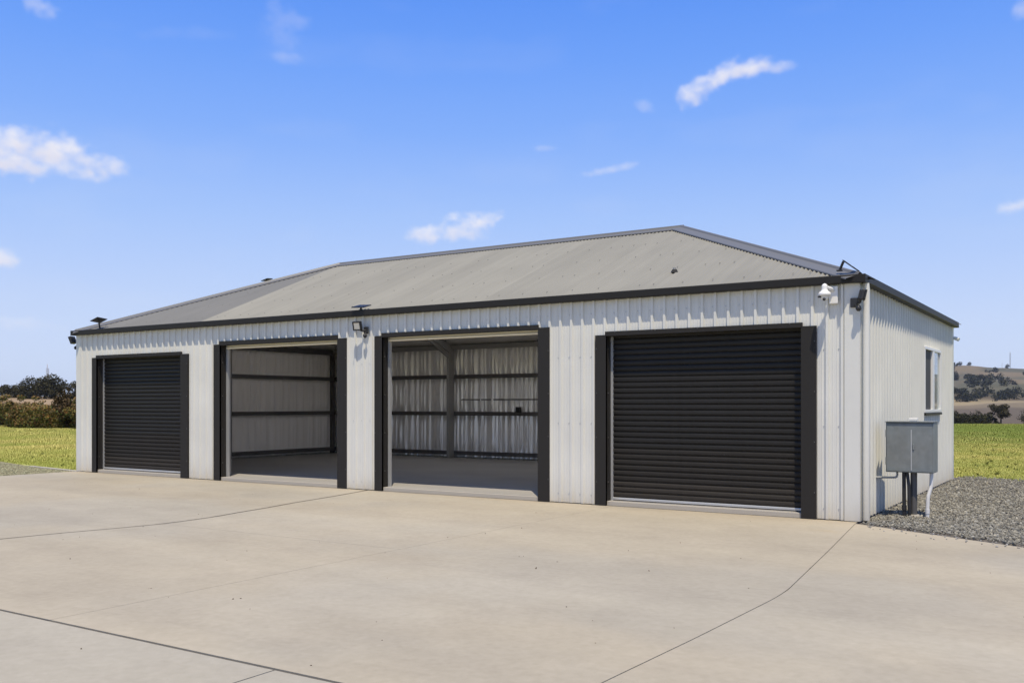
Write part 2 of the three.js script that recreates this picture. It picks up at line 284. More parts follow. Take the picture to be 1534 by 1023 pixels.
// ---------------------------------------------------------------- the shed
const shed = thing('shed', 'long pale grey steel shed with hipped roof and four roller door bays', 'shed', [0, 0, 0]);
const TOP = 3.07;
const DOORS = [   // left trim outer, opening left, opening right, right trim outer, header top, jamb top, header bottom, shut?
  { a: -16.33, b: -16.17, c: -13.32, d: -13.095, ht: 2.58, jt: 2.53, hb: 2.51, shut: true, says: 'left' },
  { a: -12.31, b: -12.13, c: -9.0, d: -8.775, ht: 2.745, jt: 2.685, hb: 2.665, shut: false },
  { a: -8.125, b: -7.953, c: -4.80, d: -4.592, ht: 2.735, jt: 2.69, hb: 2.665, shut: false },
  { a: -3.80, b: -3.622, c: -0.751, d: -0.555, ht: 2.58, jt: 2.53, hb: 2.515, shut: true, says: 'right' },
];
const RIB = 0.19;
function cladding(xa, xb, ya, yb, off = 0) {                  // ribbed sheet facing +z between xa..xb, ya..yb
  const pts = [];
  const prof = [[-0.027, 0], [-0.016, 0.030], [0.016, 0.030], [0.027, 0], [0.062, 0], [0.066, 0.003], [0.072, 0.003], [0.076, 0], [0.114, 0], [0.118, 0.003], [0.124, 0.003], [0.128, 0]];
  const f = (x) => { let u = (x - off) / RIB; u = (u - Math.round(u)) * RIB; if (u < -0.027) u += RIB; for (let i = 0; i + 1 < prof.length; i++) if (u >= prof[i][0] && u <= prof[i + 1][0]) return lerp(prof[i][1], prof[i + 1][1], (u - prof[i][0]) / (prof[i + 1][0] - prof[i][0])); return 0; };
  pts.push([f(xa), xa]);
  for (let k = Math.floor((xa - off) / RIB) - 1; k <= Math.ceil((xb - off) / RIB) + 1; k++) for (const p of prof) { const x = off + k * RIB + p[0]; if (x > xa + 1e-4 && x < xb - 1e-4) pts.push([p[1], x]); }
  pts.push([f(xb), xb]);
  const pos = [], uv = [];
  for (let i = 0; i + 1 < pts.length; i++) { const [z0, x0] = pts[i], [z1, x1] = pts[i + 1]; pos.push(x0, ya, z0, x1, ya, z1, x1, yb, z1, x0, ya, z0, x1, yb, z1, x0, yb, z0); uv.push(x0, ya, x1, ya, x1, yb, x0, ya, x1, yb, x0, yb); }
  const g = new THREE.BufferGeometry(); g.setAttribute('position', new THREE.Float32BufferAttribute(pos, 3)); g.setAttribute('uv', new THREE.Float32BufferAttribute(uv, 2)); g.computeVertexNormals(); return g;
}
// front wall sheets, cut round the doors
{
  const W = 4 * RIB, off = XR - 0.19;
  for (let x1 = XR; x1 > XL; x1 -= W) {
    const x0 = Math.max(XL, x1 - W), cuts = [x0, x1]; DOORS.forEach((d) => [d.a + 0.06, d.b, d.c, d.d - 0.06].forEach((x) => { if (x > x0 && x < x1) cuts.push(x); })); cuts.sort((p, q) => p - q);
    const gs = [];
    for (let i = 0; i + 1 < cuts.length; i++) { const m = (cuts[i] + cuts[i + 1]) / 2; const d = DOORS.find((e) => m > e.a + 0.06 && m < e.d - 0.06); gs.push(cladding(cuts[i], cuts[i + 1], d ? (m > d.b && m < d.c ? d.ht - 0.03 : d.jt - 0.03) : 0.012, TOP, off)); }
    part('wall_sheet', gs, M.wall, shed);
  }
}
const WIN = { z0: -4.78, z1: -6.53, y0: 1.36, y1: 2.5 };
const toRight = (g) => g.rotateY(Math.PI / 2).translate(XR, 0, 0);       // sheet local x 0..DEPTH -> z 0..-DEPTH
for (let a = 0; a < DEPTH; a += 4 * RIB) {
  const b = Math.min(DEPTH, a + 4 * RIB), cuts = [a, b]; [-WIN.z0, -WIN.z1].forEach((x) => { if (x > a && x < b) cuts.push(x); }); cuts.sort((p, q) => p - q);
  const gs = []; for (let i = 0; i + 1 < cuts.length; i++) { const m = (cuts[i] + cuts[i + 1]) / 2; if (m > -WIN.z0 && m < -WIN.z1) { gs.push(cladding(cuts[i], cuts[i + 1], WIN.y1, TOP)); part('wall_sheet', toRight(cladding(cuts[i], cuts[i + 1], 0.012, WIN.y0)), M.wall, shed); } else gs.push(cladding(cuts[i], cuts[i + 1], 0.012, TOP)); }
  part('wall_sheet', toRight(merge(gs)), M.wall, shed);
}
for (let a = 0; a < DEPTH; a += 4 * RIB) part('wall_sheet', cladding(a, Math.min(DEPTH, a + 4 * RIB), 0.012, TOP).rotateY(-Math.PI / 2).translate(XL, 0, -DEPTH), M.wall, shed);
for (let a = 0; a < XR - XL; a += 4 * RIB) part('wall_sheet', cladding(a, Math.min(XR - XL, a + 4 * RIB), 0.012, TOP).rotateY(Math.PI).translate(XR, 0, -DEPTH), M.wall, shed);
// corner flashings
part('corner_flashing', sweepY([[XR - 0.165, 0.0], [XR - 0.16, 0.032], [XR + 0.032, 0.032], [XR + 0.032, -0.14], [XR, -0.145]], 0.008, TOP), M.wall, shed);
part('corner_flashing', sweepY([[XL + 0.125, 0.0], [XL + 0.12, 0.032], [XL - 0.032, 0.032], [XL - 0.032, -0.14], [XL, -0.145]], 0.008, TOP), M.wall, shed);
part('corner_flashing', sweepY([[XR, -DEPTH + 0.14], [XR + 0.032, -DEPTH + 0.135], [XR + 0.032, -DEPTH - 0.032], [XR - 0.14, -DEPTH - 0.032]], 0.008, TOP), M.wall, shed);
function sweepY(p, y0, y1) { const pos = [], uv = []; let r = 0; for (let i = 0; i + 1 < p.length; i++) { const [a, b] = [p[i], p[i + 1]], s = Math.hypot(b[0] - a[0], b[1] - a[1]); pos.push(a[0], y0, a[1], b[0], y0, b[1], b[0], y1, b[1], a[0], y0, a[1], b[0], y1, b[1], a[0], y1, a[1]); uv.push(r, y0, r + s, y0, r + s, y1, r, y0, r + s, y1, r, y1); r += s; } const g = new THREE.BufferGeometry(); g.setAttribute('position', new THREE.Float32BufferAttribute(pos, 3)); g.setAttribute('uv', new THREE.Float32BufferAttribute(uv, 2)); g.computeVertexNormals(); return g; }
// wall screws along the girt lines
{
  const gs = [], head = (x, y, z, side) => { const g = new THREE.CylinderGeometry(0.007, 0.009, 0.007, 6); if (side) g.rotateZ(-Math.PI / 2); else g.rotateX(Math.PI / 2); g.translate(x, y, z); gs.push(g); };
  for (let k = 0; k < 90; k++) { const x = XR - 0.19 - k * RIB - 0.048; if (x < XL + 0.1) break; const d = DOORS.find((e) => x > e.a - 0.02 && x < e.d + 0.02); for (const y of [0.15, 1.22, 2.22]) if (!d) head(x, y, 0.004); head(x, 2.86, 0.004); }
  for (let k = 0; k < 43; k++) { const z = -k * RIB - 0.048; for (const y of [0.15, 1.22, 2.22, 2.86]) if (z < -0.1 && !(y > 1.3 && y < 2.6 && z < WIN.z0 && z > WIN.z1)) head(XR + 0.004, y, z, true); }
  const m = part('screw', gs, M.galv, shed); m.userData.kind = 'stuff';
}
// doors
for (const d of DOORS) {
  const P = 0.042, R = -0.12;
  part('door_jamb', [bx(d.a, d.b, 0.006, d.jt, 0.002, P), bx(d.b - 0.004, d.b, 0.004, d.hb + 0.02, R, P - 0.001)], M.trim, shed);
  part('door_jamb', [bx(d.c, d.d, 0.006, d.jt, 0.002, P), bx(d.c, d.c + 0.004, 0.004, d.hb + 0.02, R, P - 0.001)], M.trim, shed);
  part('door_header', [bx(d.b - 0.012, d.c + 0.012, d.hb, d.ht, 0.004, P + 0.004), bx(d.b, d.c, d.hb, d.hb + 0.004, R, 0.004)], M.trim, shed);
  part('door_guide', bx(d.b, d.b + 0.034, FLOOR, d.hb, R - 0.06, R - 0.002), M.galv, shed);
  part('door_guide', bx(d.c - 0.034, d.c, FLOOR, d.hb, R - 0.06, R - 0.002), M.galv, shed);
  part('door_sill', rbx(d.b - 0.002, d.c + 0.002, 0.0, FLOOR - 0.002, -0.05, 0.004, 0.006), M.sill, shed);
  const fix = []; for (let k = 0; k < 4; k++) { const y = 0.35 + k * 0.66; const g = new THREE.CylinderGeometry(0.009, 0.011, 0.008, 6); g.rotateZ(Math.PI / 2); fix.push(g.clone().translate(d.b + 0.004, y, -0.03)); const h = new THREE.CylinderGeometry(0.007, 0.008, 0.006, 6); h.rotateX(Math.PI / 2); fix.push(h.clone().translate(d.d - 0.02, y, P + 0.003), h.clone().translate(d.a + 0.02, y, P + 0.003)); }
  const nh = Math.floor((d.c - d.b) / 0.6); for (let k = 0; k <= nh; k++) { const h = new THREE.CylinderGeometry(0.007, 0.008, 0.006, 6); h.rotateX(Math.PI / 2); fix.push(h.translate(d.b + 0.15 + k * (d.c - d.b - 0.3) / nh, d.ht - 0.015, P + 0.007)); }
  part('trim_screw', fix, M.steel, shed).userData.kind = 'stuff';
  const zc = R - 0.02;
  if (d.shut) {
    const door = new THREE.Group(); door.name = 'roller_door'; door.position.set((d.b + d.c) / 2, FLOOR, zc); door.userData.label = 'closed black roller door'; shed.add(door);
    const w = (d.c - d.b) / 2 - 0.012, n = Math.round((d.hb - FLOOR + 0.1) / 0.0815), pitch = 0.0815;
    const prof = [[-0.016, 0], [-0.014, 0.006], [0, 0.017], [0.004, 0.03], [0.004, 0.058], [0, 0.071], [-0.014, 0.079], [-0.016, pitch]];
    const g = sweep(prof, 'x', -w, w);
    for (let k = 0; k < n; k++) { const s = part('slat', g, k < 3 ? M.slatDusty[0] : k < 9 ? M.slatDusty[1] : M.slat, door); s.position.set(0, 0.045 + k * pitch, 0); }
    part('bottom_rail', rbx(-w, w, 0.012, 0.047, -0.018, 0.012, 0.006), M.galv, door);
    part('bottom_seal', bx(-w, w, -0.001, 0.012, -0.01, 0.004), M.rubber, door);
  } else {
    const door = new THREE.Group(); door.name = 'roller_door'; door.position.set((d.b + d.c) / 2, d.hb, zc); door.userData.label = 'roller door rolled up, its pale lower edge showing under the header'; shed.add(door);
    const w = (d.c - d.b) / 2 - 0.012;
    part('bottom_rail', rbx(-w, w, -0.065, -0.03, -0.03, 0.028, 0.008), M.cream, door);
    part('slat', sweep([[-0.012, -0.03], [0.012, -0.018], [0.016, 0.03], [0.0, 0.05], [0.012, 0.08], [0.012, 0.13]], 'x', -w, w), M.cream, door);
    const drum = new THREE.CylinderGeometry(0.2, 0.2, 2 * w, 32); drum.rotateZ(Math.PI / 2); drum.translate(0, 0.22, -0.26);
    part('curtain_roll', drum, M.cream, door);
  }
}
// roof: corrugated sheets laid up the slope, cut to the hips
const RF = { x0: XL - 0.06, x1: XR + 0.06, z0: 0.075, z1: -DEPTH - 0.06, y: 3.125 };
const RUN = (RF.z0 - RF.z1) / 2, TAN = 0.407, RY = RF.y + RUN * TAN, RZ = (RF.z0 + RF.z1) / 2, RX0 = RF.x0 + RUN, RX1 = RF.x1 - RUN;
function roofSheet(L, ua, ub, place, va = 0, vb = 99) {
  const pitch = 0.076, n = 8, rows = 2, pos = [], uv = [], idx = []; let c = 0;
  const N = Math.max(1, Math.round((ub - ua) / pitch * n));
  for (let i = 0; i <= N; i++) { const u = lerp(ua, ub, i / N), v = Math.max(0.002, Math.min(RUN, u, L - u)), h = 0.0105 * Math.sin(u / pitch * 2 * Math.PI); for (let j = 0; j < rows; j++) { const vv = lerp(Math.min(va, v), Math.min(vb, v), j / (rows - 1)); pos.push(...place(u, vv, RF.y + vv * TAN + h)); uv.push(u, vv); } if (i) { const a = 2 * i; idx.push(a - 2, a, a + 1, a - 2, a + 1, a - 1); } c++; }
  const g = new THREE.BufferGeometry(); g.setAttribute('position', new THREE.Float32BufferAttribute(pos, 3)); g.setAttribute('uv', new THREE.Float32BufferAttribute(uv, 2)); g.setIndex(idx); g.computeVertexNormals(); return g;
}
const roofTones = [0.97, 0.99, 1.01, 1.035].map((k) => { const m = M.roof.clone(); m.color.multiplyScalar(k); return m; });
const LX = RF.x1 - RF.x0, LZ = RF.z0 - RF.z1;
const faces = [[LX, (u, v, y) => [RF.x0 + u, y, RF.z0 - v]], [LZ, (u, v, y) => [RF.x1 - v, y, RF.z0 - u]], [LX, (u, v, y) => [RF.x1 - u, y, RF.z1 + v]], [LZ, (u, v, y) => [RF.x0 + v, y, RF.z1 + u]]];
faces.forEach(([L, place], f) => {
  const cuts = [0]; let u = f === 0 ? RUN - Math.floor(RUN / 0.76) * 0.76 : 0.76; for (; u < L - 0.05; u += 0.76) cuts.push(u); cuts.push(L);
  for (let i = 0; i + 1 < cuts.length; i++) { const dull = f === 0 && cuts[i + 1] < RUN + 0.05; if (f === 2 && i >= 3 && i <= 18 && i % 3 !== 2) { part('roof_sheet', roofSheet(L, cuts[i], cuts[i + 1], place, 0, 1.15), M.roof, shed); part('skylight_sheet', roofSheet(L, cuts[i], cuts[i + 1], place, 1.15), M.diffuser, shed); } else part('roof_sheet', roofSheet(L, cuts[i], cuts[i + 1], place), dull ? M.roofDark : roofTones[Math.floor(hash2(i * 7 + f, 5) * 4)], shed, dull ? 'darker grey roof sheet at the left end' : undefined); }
});
{ // roof screws along the purlins, a touch dark with age
  const gs = []; for (const v of [0.35, 1.25, 2.15, 3.05, 3.9]) for (let u = 0.057; u < LX; u += 0.228 * (1 + Math.floor(hash2(Math.round(u * 50), Math.round(v * 9)) * 2.4))) if (Math.min(u, LX - u) > v + 0.2) { const g = new THREE.CylinderGeometry(0.009, 0.012, 0.008, 6); g.translate(RF.x0 + u + 0.038 * 0, RF.y + v * TAN + 0.012, RF.z0 - v); gs.push(g); }
  part('roof_screw', gs, M.roofDark, shed).userData.kind = 'stuff';
}
// hip and ridge capping
function capping(A, B, half, drop, lift) {
  const a = new THREE.Vector3(...A), b = new THREE.Vector3(...B), d = b.clone().sub(a), L = d.length(); d.normalize();
  const w = new THREE.Vector3(d.z, 0, -d.x).normalize();
  const prof = [[-half - 0.004, -half * drop + lift - 0.016], [-half, -half * drop + lift], [-0.035, -0.035 * drop + lift], [-0.022, lift + 0.016], [0, lift + 0.026], [0.022, lift + 0.016], [0.035, -0.035 * drop + lift], [half, -half * drop + lift], [half + 0.004, -half * drop + lift - 0.016]];
  const pos = [], uv = []; let r = 0; const P = (q, base) => { const v = base.clone().addScaledVector(w, q[0]); return [v.x, v.y + q[1], v.z]; };
  for (let i = 0; i + 1 < prof.length; i++) { const p = prof[i], q = prof[i + 1], s = Math.hypot(q[0] - p[0], q[1] - p[1]), A0 = P(p, a), B0 = P(q, a), A1 = P(p, b), B1 = P(q, b); pos.push(...A0, ...B0, ...B1, ...A0, ...B1, ...A1); uv.push(0, r, 0, r + s, L, r + s, 0, r, L, r + s, L, r); r += s; }
  const g = new THREE.BufferGeometry(); g.setAttribute('position', new THREE.Float32BufferAttribute(pos, 3)); g.setAttribute('uv', new THREE.Float32BufferAttribute(uv, 2)); g.computeVertexNormals(); return g;
}
part('ridge_cap', capping([RX0 - 0.05, RY, RZ], [RX1 + 0.05, RY, RZ], 0.19, TAN, 0.03), M.cap, shed);
const HD = TAN * Math.SQRT1_2;
for (const [x, z, rx] of [[RF.x1, RF.z0, RX1], [RF.x0, RF.z0, RX0], [RF.x1, RF.z1, RX1], [RF.x0, RF.z1, RX0]]) part('hip_cap', capping([lerp(x, rx, 0.004), RF.y, lerp(z, RZ, 0.004)], [rx, RY, RZ], 0.20, HD, 0.034), M.cap, shed);
// gutters on all four sides
{
  const G = [[0.0, 3.05], [0.105, 3.05], [0.118, 3.06], [0.118, 3.145], [0.112, 3.155], [0.104, 3.155], [0.104, 3.148]];
  const run = (o) => G.map(([p, y]) => [p + o, y]);
  const front = sweep(run(0), 'x', XL - 0.118, XR + 0.118); part('gutter', front, M.gutter, shed);
  part('gutter', sweep(G.map(([p, y]) => [XR + p, y]), 'z', 0.118, -DEPTH - 0.118), M.gutter, shed);
  part('gutter', sweep(G.map(([p, y]) => [XL - p, y]), 'z', 0.118, -DEPTH - 0.118), M.gutter, shed);
  part('gutter', sweep(G.map(([p, y]) => [-DEPTH - p, y]), 'x', XL - 0.118, XR + 0.118), M.gutter, shed);
  for (const [x, z] of [[XL - 0.119, 0.0], [XR + 0.002, 0.0], [XL - 0.119, -DEPTH - 0.119], [XR + 0.002, -DEPTH - 0.119]]) part('gutter_corner', rbx(x, x + 0.117, 3.048, 3.152, z, z + 0.119, 0.004), M.gutter, shed);
}
// downpipe on the right corner
part('downpipe', [rod([0.05, 0.02, -0.06], [0.05, 2.95, -0.06], 0.043, 20), tube([[0.05, 2.93, -0.06], [0.05, 2.98, -0.06], [0.045, 3.05, -0.055]], 0.043, 16, 8)], M.wall, shed);
// window in the right wall
{
  const w = new THREE.Group(); w.name = 'window'; w.position.set(XR, WIN.y0, (WIN.z0 + WIN.z1) / 2); shed.add(w);
  const h = (WIN.z0 - WIN.z1) / 2, H = WIN.y1 - WIN.y0, F = 0.045;
  part('frame', [rbx(-0.05, F, 0, 0.05, -h, h, 0.005), rbx(-0.05, F, H - 0.05, H, -h, h, 0.005), rbx(-0.05, F, 0.05, H - 0.05, -h, -h + 0.045, 0.005), rbx(-0.05, F, 0.05, H - 0.05, h - 0.045, h, 0.005), rbx(-0.05, F - 0.002, 0.05, H - 0.05, -0.13, 0.06, 0.005)], M.white, w);
  part('fly_screen', bx(0.0, 0.006, 0.05, H - 0.05, 0.06, h - 0.045), M.screen, w);
  part('pane', bx(0.012, 0.017, 0.05, H - 0.05, -h + 0.045, -0.13), M.glass, w);
  
  part('sill', rbx(-0.01, 0.06, -0.045, -0.003, -h - 0.01, h + 0.01, 0.006), M.gutter, w);
}
// little pipe through the roof
{ const p = new THREE.Group(); p.name = 'roof_pipe'; const v = 0.95, x = -2.92; p.position.set(x, RF.y + (RF.z0 + v) * 0 + v * TAN, RF.z0 - v); shed.add(p); part('boot', new THREE.CylinderGeometry(0.035, 0.06, 0.05, 16).translate(0, 0.02, 0), M.rubber, p); part('pipe', rod([0, 0.02, 0], [0, 0.075, 0], 0.025, 14), M.frameSteel, p); }

// inside: painted floor, foil lined walls, girts, portal frames
part('floor', bx(XL + 0.03, XR - 0.03, -0.1, FLOOR, -DEPTH + 0.03, -0.052), M.floor, shed);
function lining(L, y0, y1, seed, amp) {                        // pleated foil facing +z, local x 0..L
  const r = rng(seed), nx = Math.round(L / 0.022), ys = []; for (let y = y0; y < y1; y += 0.12) ys.push(y); ys.push(y1);
  const folds = []; for (let x = 0; x < L; x += 0.07 + r() * 0.17) folds.push([x, 0.5 + r() * 0.9, 0.016 + r() * 0.03, r() * 9]);
  const pos = [], uv = [], idx = [];
  ys.forEach((y, j) => {
    let pin = 1; for (const g of [0.18, 1.26, 2.25, 3.05]) pin = Math.min(pin, 0.35 + Math.abs(y - g) * 2.2);
    for (let i = 0; i <= nx; i++) {
      const x = i / nx * L; let z = 0.012 * (fbm(x * 5 + seed, y * 1.2, 3) - 0.5);
      for (const f of folds) { const u = x - f[0] - 0.018 * (fbm(y * 2.2 + f[3], f[3], 2) - 0.5) * 2; if (Math.abs(u) < 0.16) z += amp * f[1] * Math.exp(-u * u / (2 * f[2] * f[2])) * (0.45 + 1.1 * fbm(y * 2.6 + f[3] * 3, f[3], 2)); }
      pos.push(x, y, z * Math.min(1, pin)); uv.push(x, y);
      if (i && j) { const p = j * (nx + 1) + i, q = p - nx - 1; idx.push(q - 1, q, p, q - 1, p, p - 1); }
    }
  });
  const g = new THREE.BufferGeometry(); g.setAttribute('position', new THREE.Float32BufferAttribute(pos, 3)); g.setAttribute('uv', new THREE.Float32BufferAttribute(uv, 2)); g.setIndex(idx); g.computeVertexNormals(); return g;
}
part('wall_lining', lining(XR - XL - 0.1, 0.1, 3.1, 5, 0.062).translate(XL + 0.05, 0, -DEPTH + 0.09), M.foil, shed, 'wrinkled silver foil lining on the back wall');
part('wall_lining', lining(DEPTH - 0.2, 0.1, 3.1, 9, 0.038).rotateY(Math.PI / 2).translate(XL + 0.07, 0, -0.1), M.foilMatt, shed, 'smoother grey foil lining on the left end wall');
{
  const zb = -DEPTH + 0.2, xl = XL + 0.17, cee = (a, b, dirx) => dirx ? [bx(a, b, -0.05, 0.05, -0.004, 0.004), bx(a, b, 0.046, 0.05, -0.07, 0), bx(a, b, -0.05, -0.046, -0.07, 0)] : null;
  for (const y of [0.2, 1.26, 2.25]) {
    part('girt', [bx(XL + 0.2, XR - 0.1, y - 0.05, y + 0.05, zb - 0.004, zb), bx(XL + 0.2, XR - 0.1, y + 0.046, y + 0.05, zb - 0.09, zb), bx(XL + 0.2, XR - 0.1, y - 0.05, y - 0.046, zb - 0.09, zb)], M.steel, shed);
    part('girt', [bx(xl, xl + 0.004, y - 0.05, y + 0.05, -DEPTH + 0.25, -0.2), bx(xl - 0.09, xl, y + 0.046, y + 0.05, -DEPTH + 0.25, -0.2), bx(xl - 0.09, xl, y - 0.05, y - 0.046, -DEPTH + 0.25, -0.2)], M.steel, shed);
  }
  part('corner_post', [bx(xl - 0.08, xl + 0.03, FLOOR, 3.05, zb - 0.05, zb + 0.05)], M.steel, shed);
  part('corner_post', [bx(xl - 0.08, xl + 0.03, FLOOR, 3.05, -4.2, -4.05)], M.steel, shed);
  part('lining_seam', [bx(-12.1, -8.6, 1.615, 1.645, zb - 0.06, zb - 0.05), bx(-8.3, -4.4, 1.615, 1.645, zb - 0.06, zb - 0.05)].slice(0, 1), M.steel, shed);
  part('eave_beam', bx(XL + 0.1, XR - 0.1, 2.98, 3.1, zb - 0.02, zb + 0.04), M.frameSteel, shed);
  part('eave_beam', bx(xl - 0.05, xl + 0.03, 2.95, 3.1, -DEPTH + 0.2, -0.2), M.steel, shed);
  for (const x of [-12.38, -8.45, -4.22]) {
    part('column', [bx(x - 0.055, x + 0.075, FLOOR, 3.0, zb + 0.002, zb + 0.012), bx(x + 0.065, x + 0.075, FLOOR, 3.0, zb + 0.012, zb + 0.2), bx(x - 0.015, x + 0.07, FLOOR, 3.0, zb + 0.2, zb + 0.21)], M.frameSteel, shed);
    part('rafter', [bar([x + 0.06, 2.98, zb + 0.16], [x + 0.06, RY - 0.2, RZ], 0.05, 0.2), bar([x + 0.06, 2.98, -0.3], [x + 0.06, RY - 0.2, RZ], 0.05, 0.2)], M.frameSteel, shed);
    part('knee_brace', bar([x + 0.02, 2.82, zb + 0.18], [x + 0.02, 3.28, zb + 1.15], 0.06, 0.12), M.frameSteel, shed);
    part('column', [bx(x - 0.075, x + 0.075, FLOOR, 2.98, -0.4, -0.25)], M.frameSteel, shed);
  }
  for (let k = 1; k < 5; k++) for (const s of [-1, 1]) { const v = k * 0.8, y = RF.y + v * TAN - 0.07, z = s < 0 ? RF.z1 + v : RF.z0 - v; part('purlin', bx(RF.x0 + v, RF.x1 - v, y - 0.05, y + 0.03, z - 0.03, z + 0.03), M.frameSteel, shed); }
  const lined = (pts) => { const p = []; for (let i = 1; i + 1 < pts.length; i++) for (const [x, v, back] of [pts[0], pts[i], pts[i + 1]]) p.push(x, RF.y - 0.035 + v * (TAN - 0.008), back ? RF.z1 + v : RF.z0 - v); const g = new THREE.BufferGeometry(); g.setAttribute('position', new THREE.Float32BufferAttribute(p, 3)); g.computeVertexNormals(); part('roof_lining', clean(g), M.foilMatt, shed); };
  lined([[RF.x0 + 0.1, 0.1], [RF.x1 - 0.1, 0.1], [RX1, RUN], [RX0, RUN]]);
  lined([[RF.x0 + 0.1, 0.1, 1], [RF.x1 - 0.1, 0.1, 1], [RF.x1 - 1.12, 1.1, 1], [RF.x0 + 1.12, 1.1, 1]]);      // open above to the clear sheets
  for (const s of [-1, 1]) { const o = 0.1, ye = RF.y - 0.03, x = s > 0 ? RF.x1 - o : RF.x0 + o; const g = new THREE.BufferGeometry(); g.setAttribute('position', new THREE.Float32BufferAttribute([x, ye, RF.z0 - o, x, ye, RF.z1 + o, s > 0 ? RX1 : RX0, RY - 0.06, RZ], 3)); g.computeVertexNormals(); part('roof_lining', clean(g), M.foilMatt, shed); }
  part('socket_box', rbx(-10.29, -10.15, 1.30, 1.44, zb + 0.001, zb + 0.08, 0.01), M.rubber, shed);
}

//TAIL
// ---------------------------------------------------------------- lights and cameras fixed to the shed
function frameOf(dir, up = [0, 1, 0]) { const z = new THREE.Vector3(...dir).normalize(), x = new THREE.Vector3().crossVectors(new THREE.Vector3(...up), z).normalize(), y = new THREE.Vector3().crossVectors(z, x); return new THREE.Matrix4().makeBasis(x, y, z); }
function placed(g, dir, p, up) { g.applyMatrix4(frameOf(dir, up)); g.translate(...p); return g; }
function floodlight(name, label, base, headAt, facing, wallDir, size, sensor) {
  const t = thing(name, label, 'floodlight', base, 'solar floodlights under the eaves');
  const h = headAt.map((v, i) => v - base[i]), s = size, fl = Math.hypot(...facing), rear = h.map((v, i) => v - 0.045 * facing[i] / fl);
  const head = new THREE.Group(); head.name = 'lamp_head'; head.position.set(...h); head.setRotationFromMatrix(frameOf(facing)); t.add(head);
  part('housing', merge([rbx(-s, s, -s, s, -0.045, 0.0, 0.012), rbx(-s, -s + 0.022, -s, s, 0, 0.022, 0.006), rbx(s - 0.022, s, -s, s, 0, 0.022, 0.006), rbx(-s, s, -s, -s + 0.022, 0, 0.022, 0.006), rbx(-s, s, s - 0.022, s, 0, 0.022, 0.006), ...[-3, -2, -1, 0, 1, 2, 3].map((k) => bx(k * s * 0.25 - 0.004, k * s * 0.25 + 0.004, -s * 0.8, s * 0.8, -0.066, -0.045))]), M.black, head);
  part('lens', rbx(-s + 0.022, s - 0.022, -s + 0.022, s - 0.022, 0.002, 0.012, 0.003), M.lens, head);
  part('bracket', merge([placed(rbx(-0.045, 0.045, -0.06, 0.06, 0, 0.03, 0.008), wallDir, [0, 0, 0]), rod([0, 0, 0], [h[0] * 0.55, h[1] * 0.3 - 0.03, h[2] * 0.6], 0.016), rod([h[0] * 0.55, h[1] * 0.3 - 0.03, h[2] * 0.6], rear, 0.02)]), M.black, t);
  if (sensor) part('motion_sensor', merge([new THREE.SphereGeometry(0.036, 18, 12).scale(1, 1.1, 1).translate(...sensor), rod([0, -0.03, 0.01], [sensor[0], sensor[1] + 0.02, sensor[2]], 0.013)]), M.black, t);
  return t;
}
floodlight('floodlight', 'black floodlight with pale lens between the two open bays', [-8.31, 2.80, 0.03], [-8.41, 2.87, 0.17], [0.2, -0.28, 0.9], [0, 0, 1], 0.08, [0.02, -0.10, 0.07]);
floodlight('floodlight', 'black floodlight with sensor at the right front corner beside the downpipe', [-0.075, 2.80, 0.034], [0.06, 2.885, 0.10], [0.93, -0.22, -0.28], [0, 0, 1], 0.066, [0.07, -0.08, 0.085]);
floodlight('floodlight', 'black floodlight sticking out past the left front corner', [-16.935, 2.92, -0.05], [-17.12, 2.95, 0.02], [-0.75, -0.35, 0.45], [-1, 0, 0], 0.085, [-0.10, -0.14, 0.03]);

function solarPanel(label, base, centre, normal, spin, w, h, joint = centre) {
  const t = thing('solar_panel', label, 'solar panel', base, 'small solar panels above the gutter');
  const c = centre.map((v, i) => v - base[i]), e = joint.map((v, i) => v - base[i]);
  const p = new THREE.Group(); p.name = 'panel'; p.position.set(...c); p.setRotationFromMatrix(frameOf(normal, spin)); t.add(p);
  part('frame', rbx(-w / 2, w / 2, -h / 2, h / 2, -0.009, 0.006, 0.003), M.black, p);
  for (const [i, j] of [[-1, -1], [1, -1], [-1, 1], [1, 1]]) part('cell', bx((i - 1) * w * 0.235 + 0.006 + (i < 0 ? 0 : 0), (i + 1) * w * 0.235 - 0.006, (j - 1) * h * 0.235 + 0.005, (j + 1) * h * 0.235 - 0.005, 0.0055, 0.0085), M.panel, p);
  part('post', merge([rod([0, -0.03, 0], [e[0], e[1] - 0.012, e[2]], 0.017), rbx(-0.035, 0.035, -0.036, -0.02, -0.03, 0.03, 0.004)]), M.black, t);
  return t;
}
solarPanel('blue black solar panel tilted on the gutter above the middle floodlight', [-8.44, 3.15, 0.06], [-8.41, 3.225, 0.06], [0.05, 0.955, 0.27], [0, 0, -1], 0.28, 0.22);
solarPanel('dark solar panel on a short post at the left end of the eave', [-16.12, 3.15, -0.02], [-16.11, 3.36, 0.02], [-0.25, 0.95, -0.12], [0, 0, -1], 0.28, 0.24);
{ // thin panel seen on edge at the right corner
  const c = [-0.115, 3.275, 0.02]; const dir = new THREE.Vector3(0.19, -0.15, 0).normalize(); const view = new THREE.Vector3(...c).sub(CAM).normalize(); const n = new THREE.Vector3().crossVectors(view, dir).normalize(); if (n.y < 0) n.negate();
  solarPanel('dark solar panel seen on edge, propped above the right front corner', [-0.27, 3.26, -0.01], c, n.toArray(), view.toArray(), 0.27, 0.07, [-0.215, 3.35, 0.02]);
}
solarPanel("thin solar panel peeking over the left hip of the roof", [-14.10, 4.30, -3.0], [-14.10, 4.44, -3.0], [-0.2, 0.97, 0.08], [0, 0, -1], 0.22, 0.18);

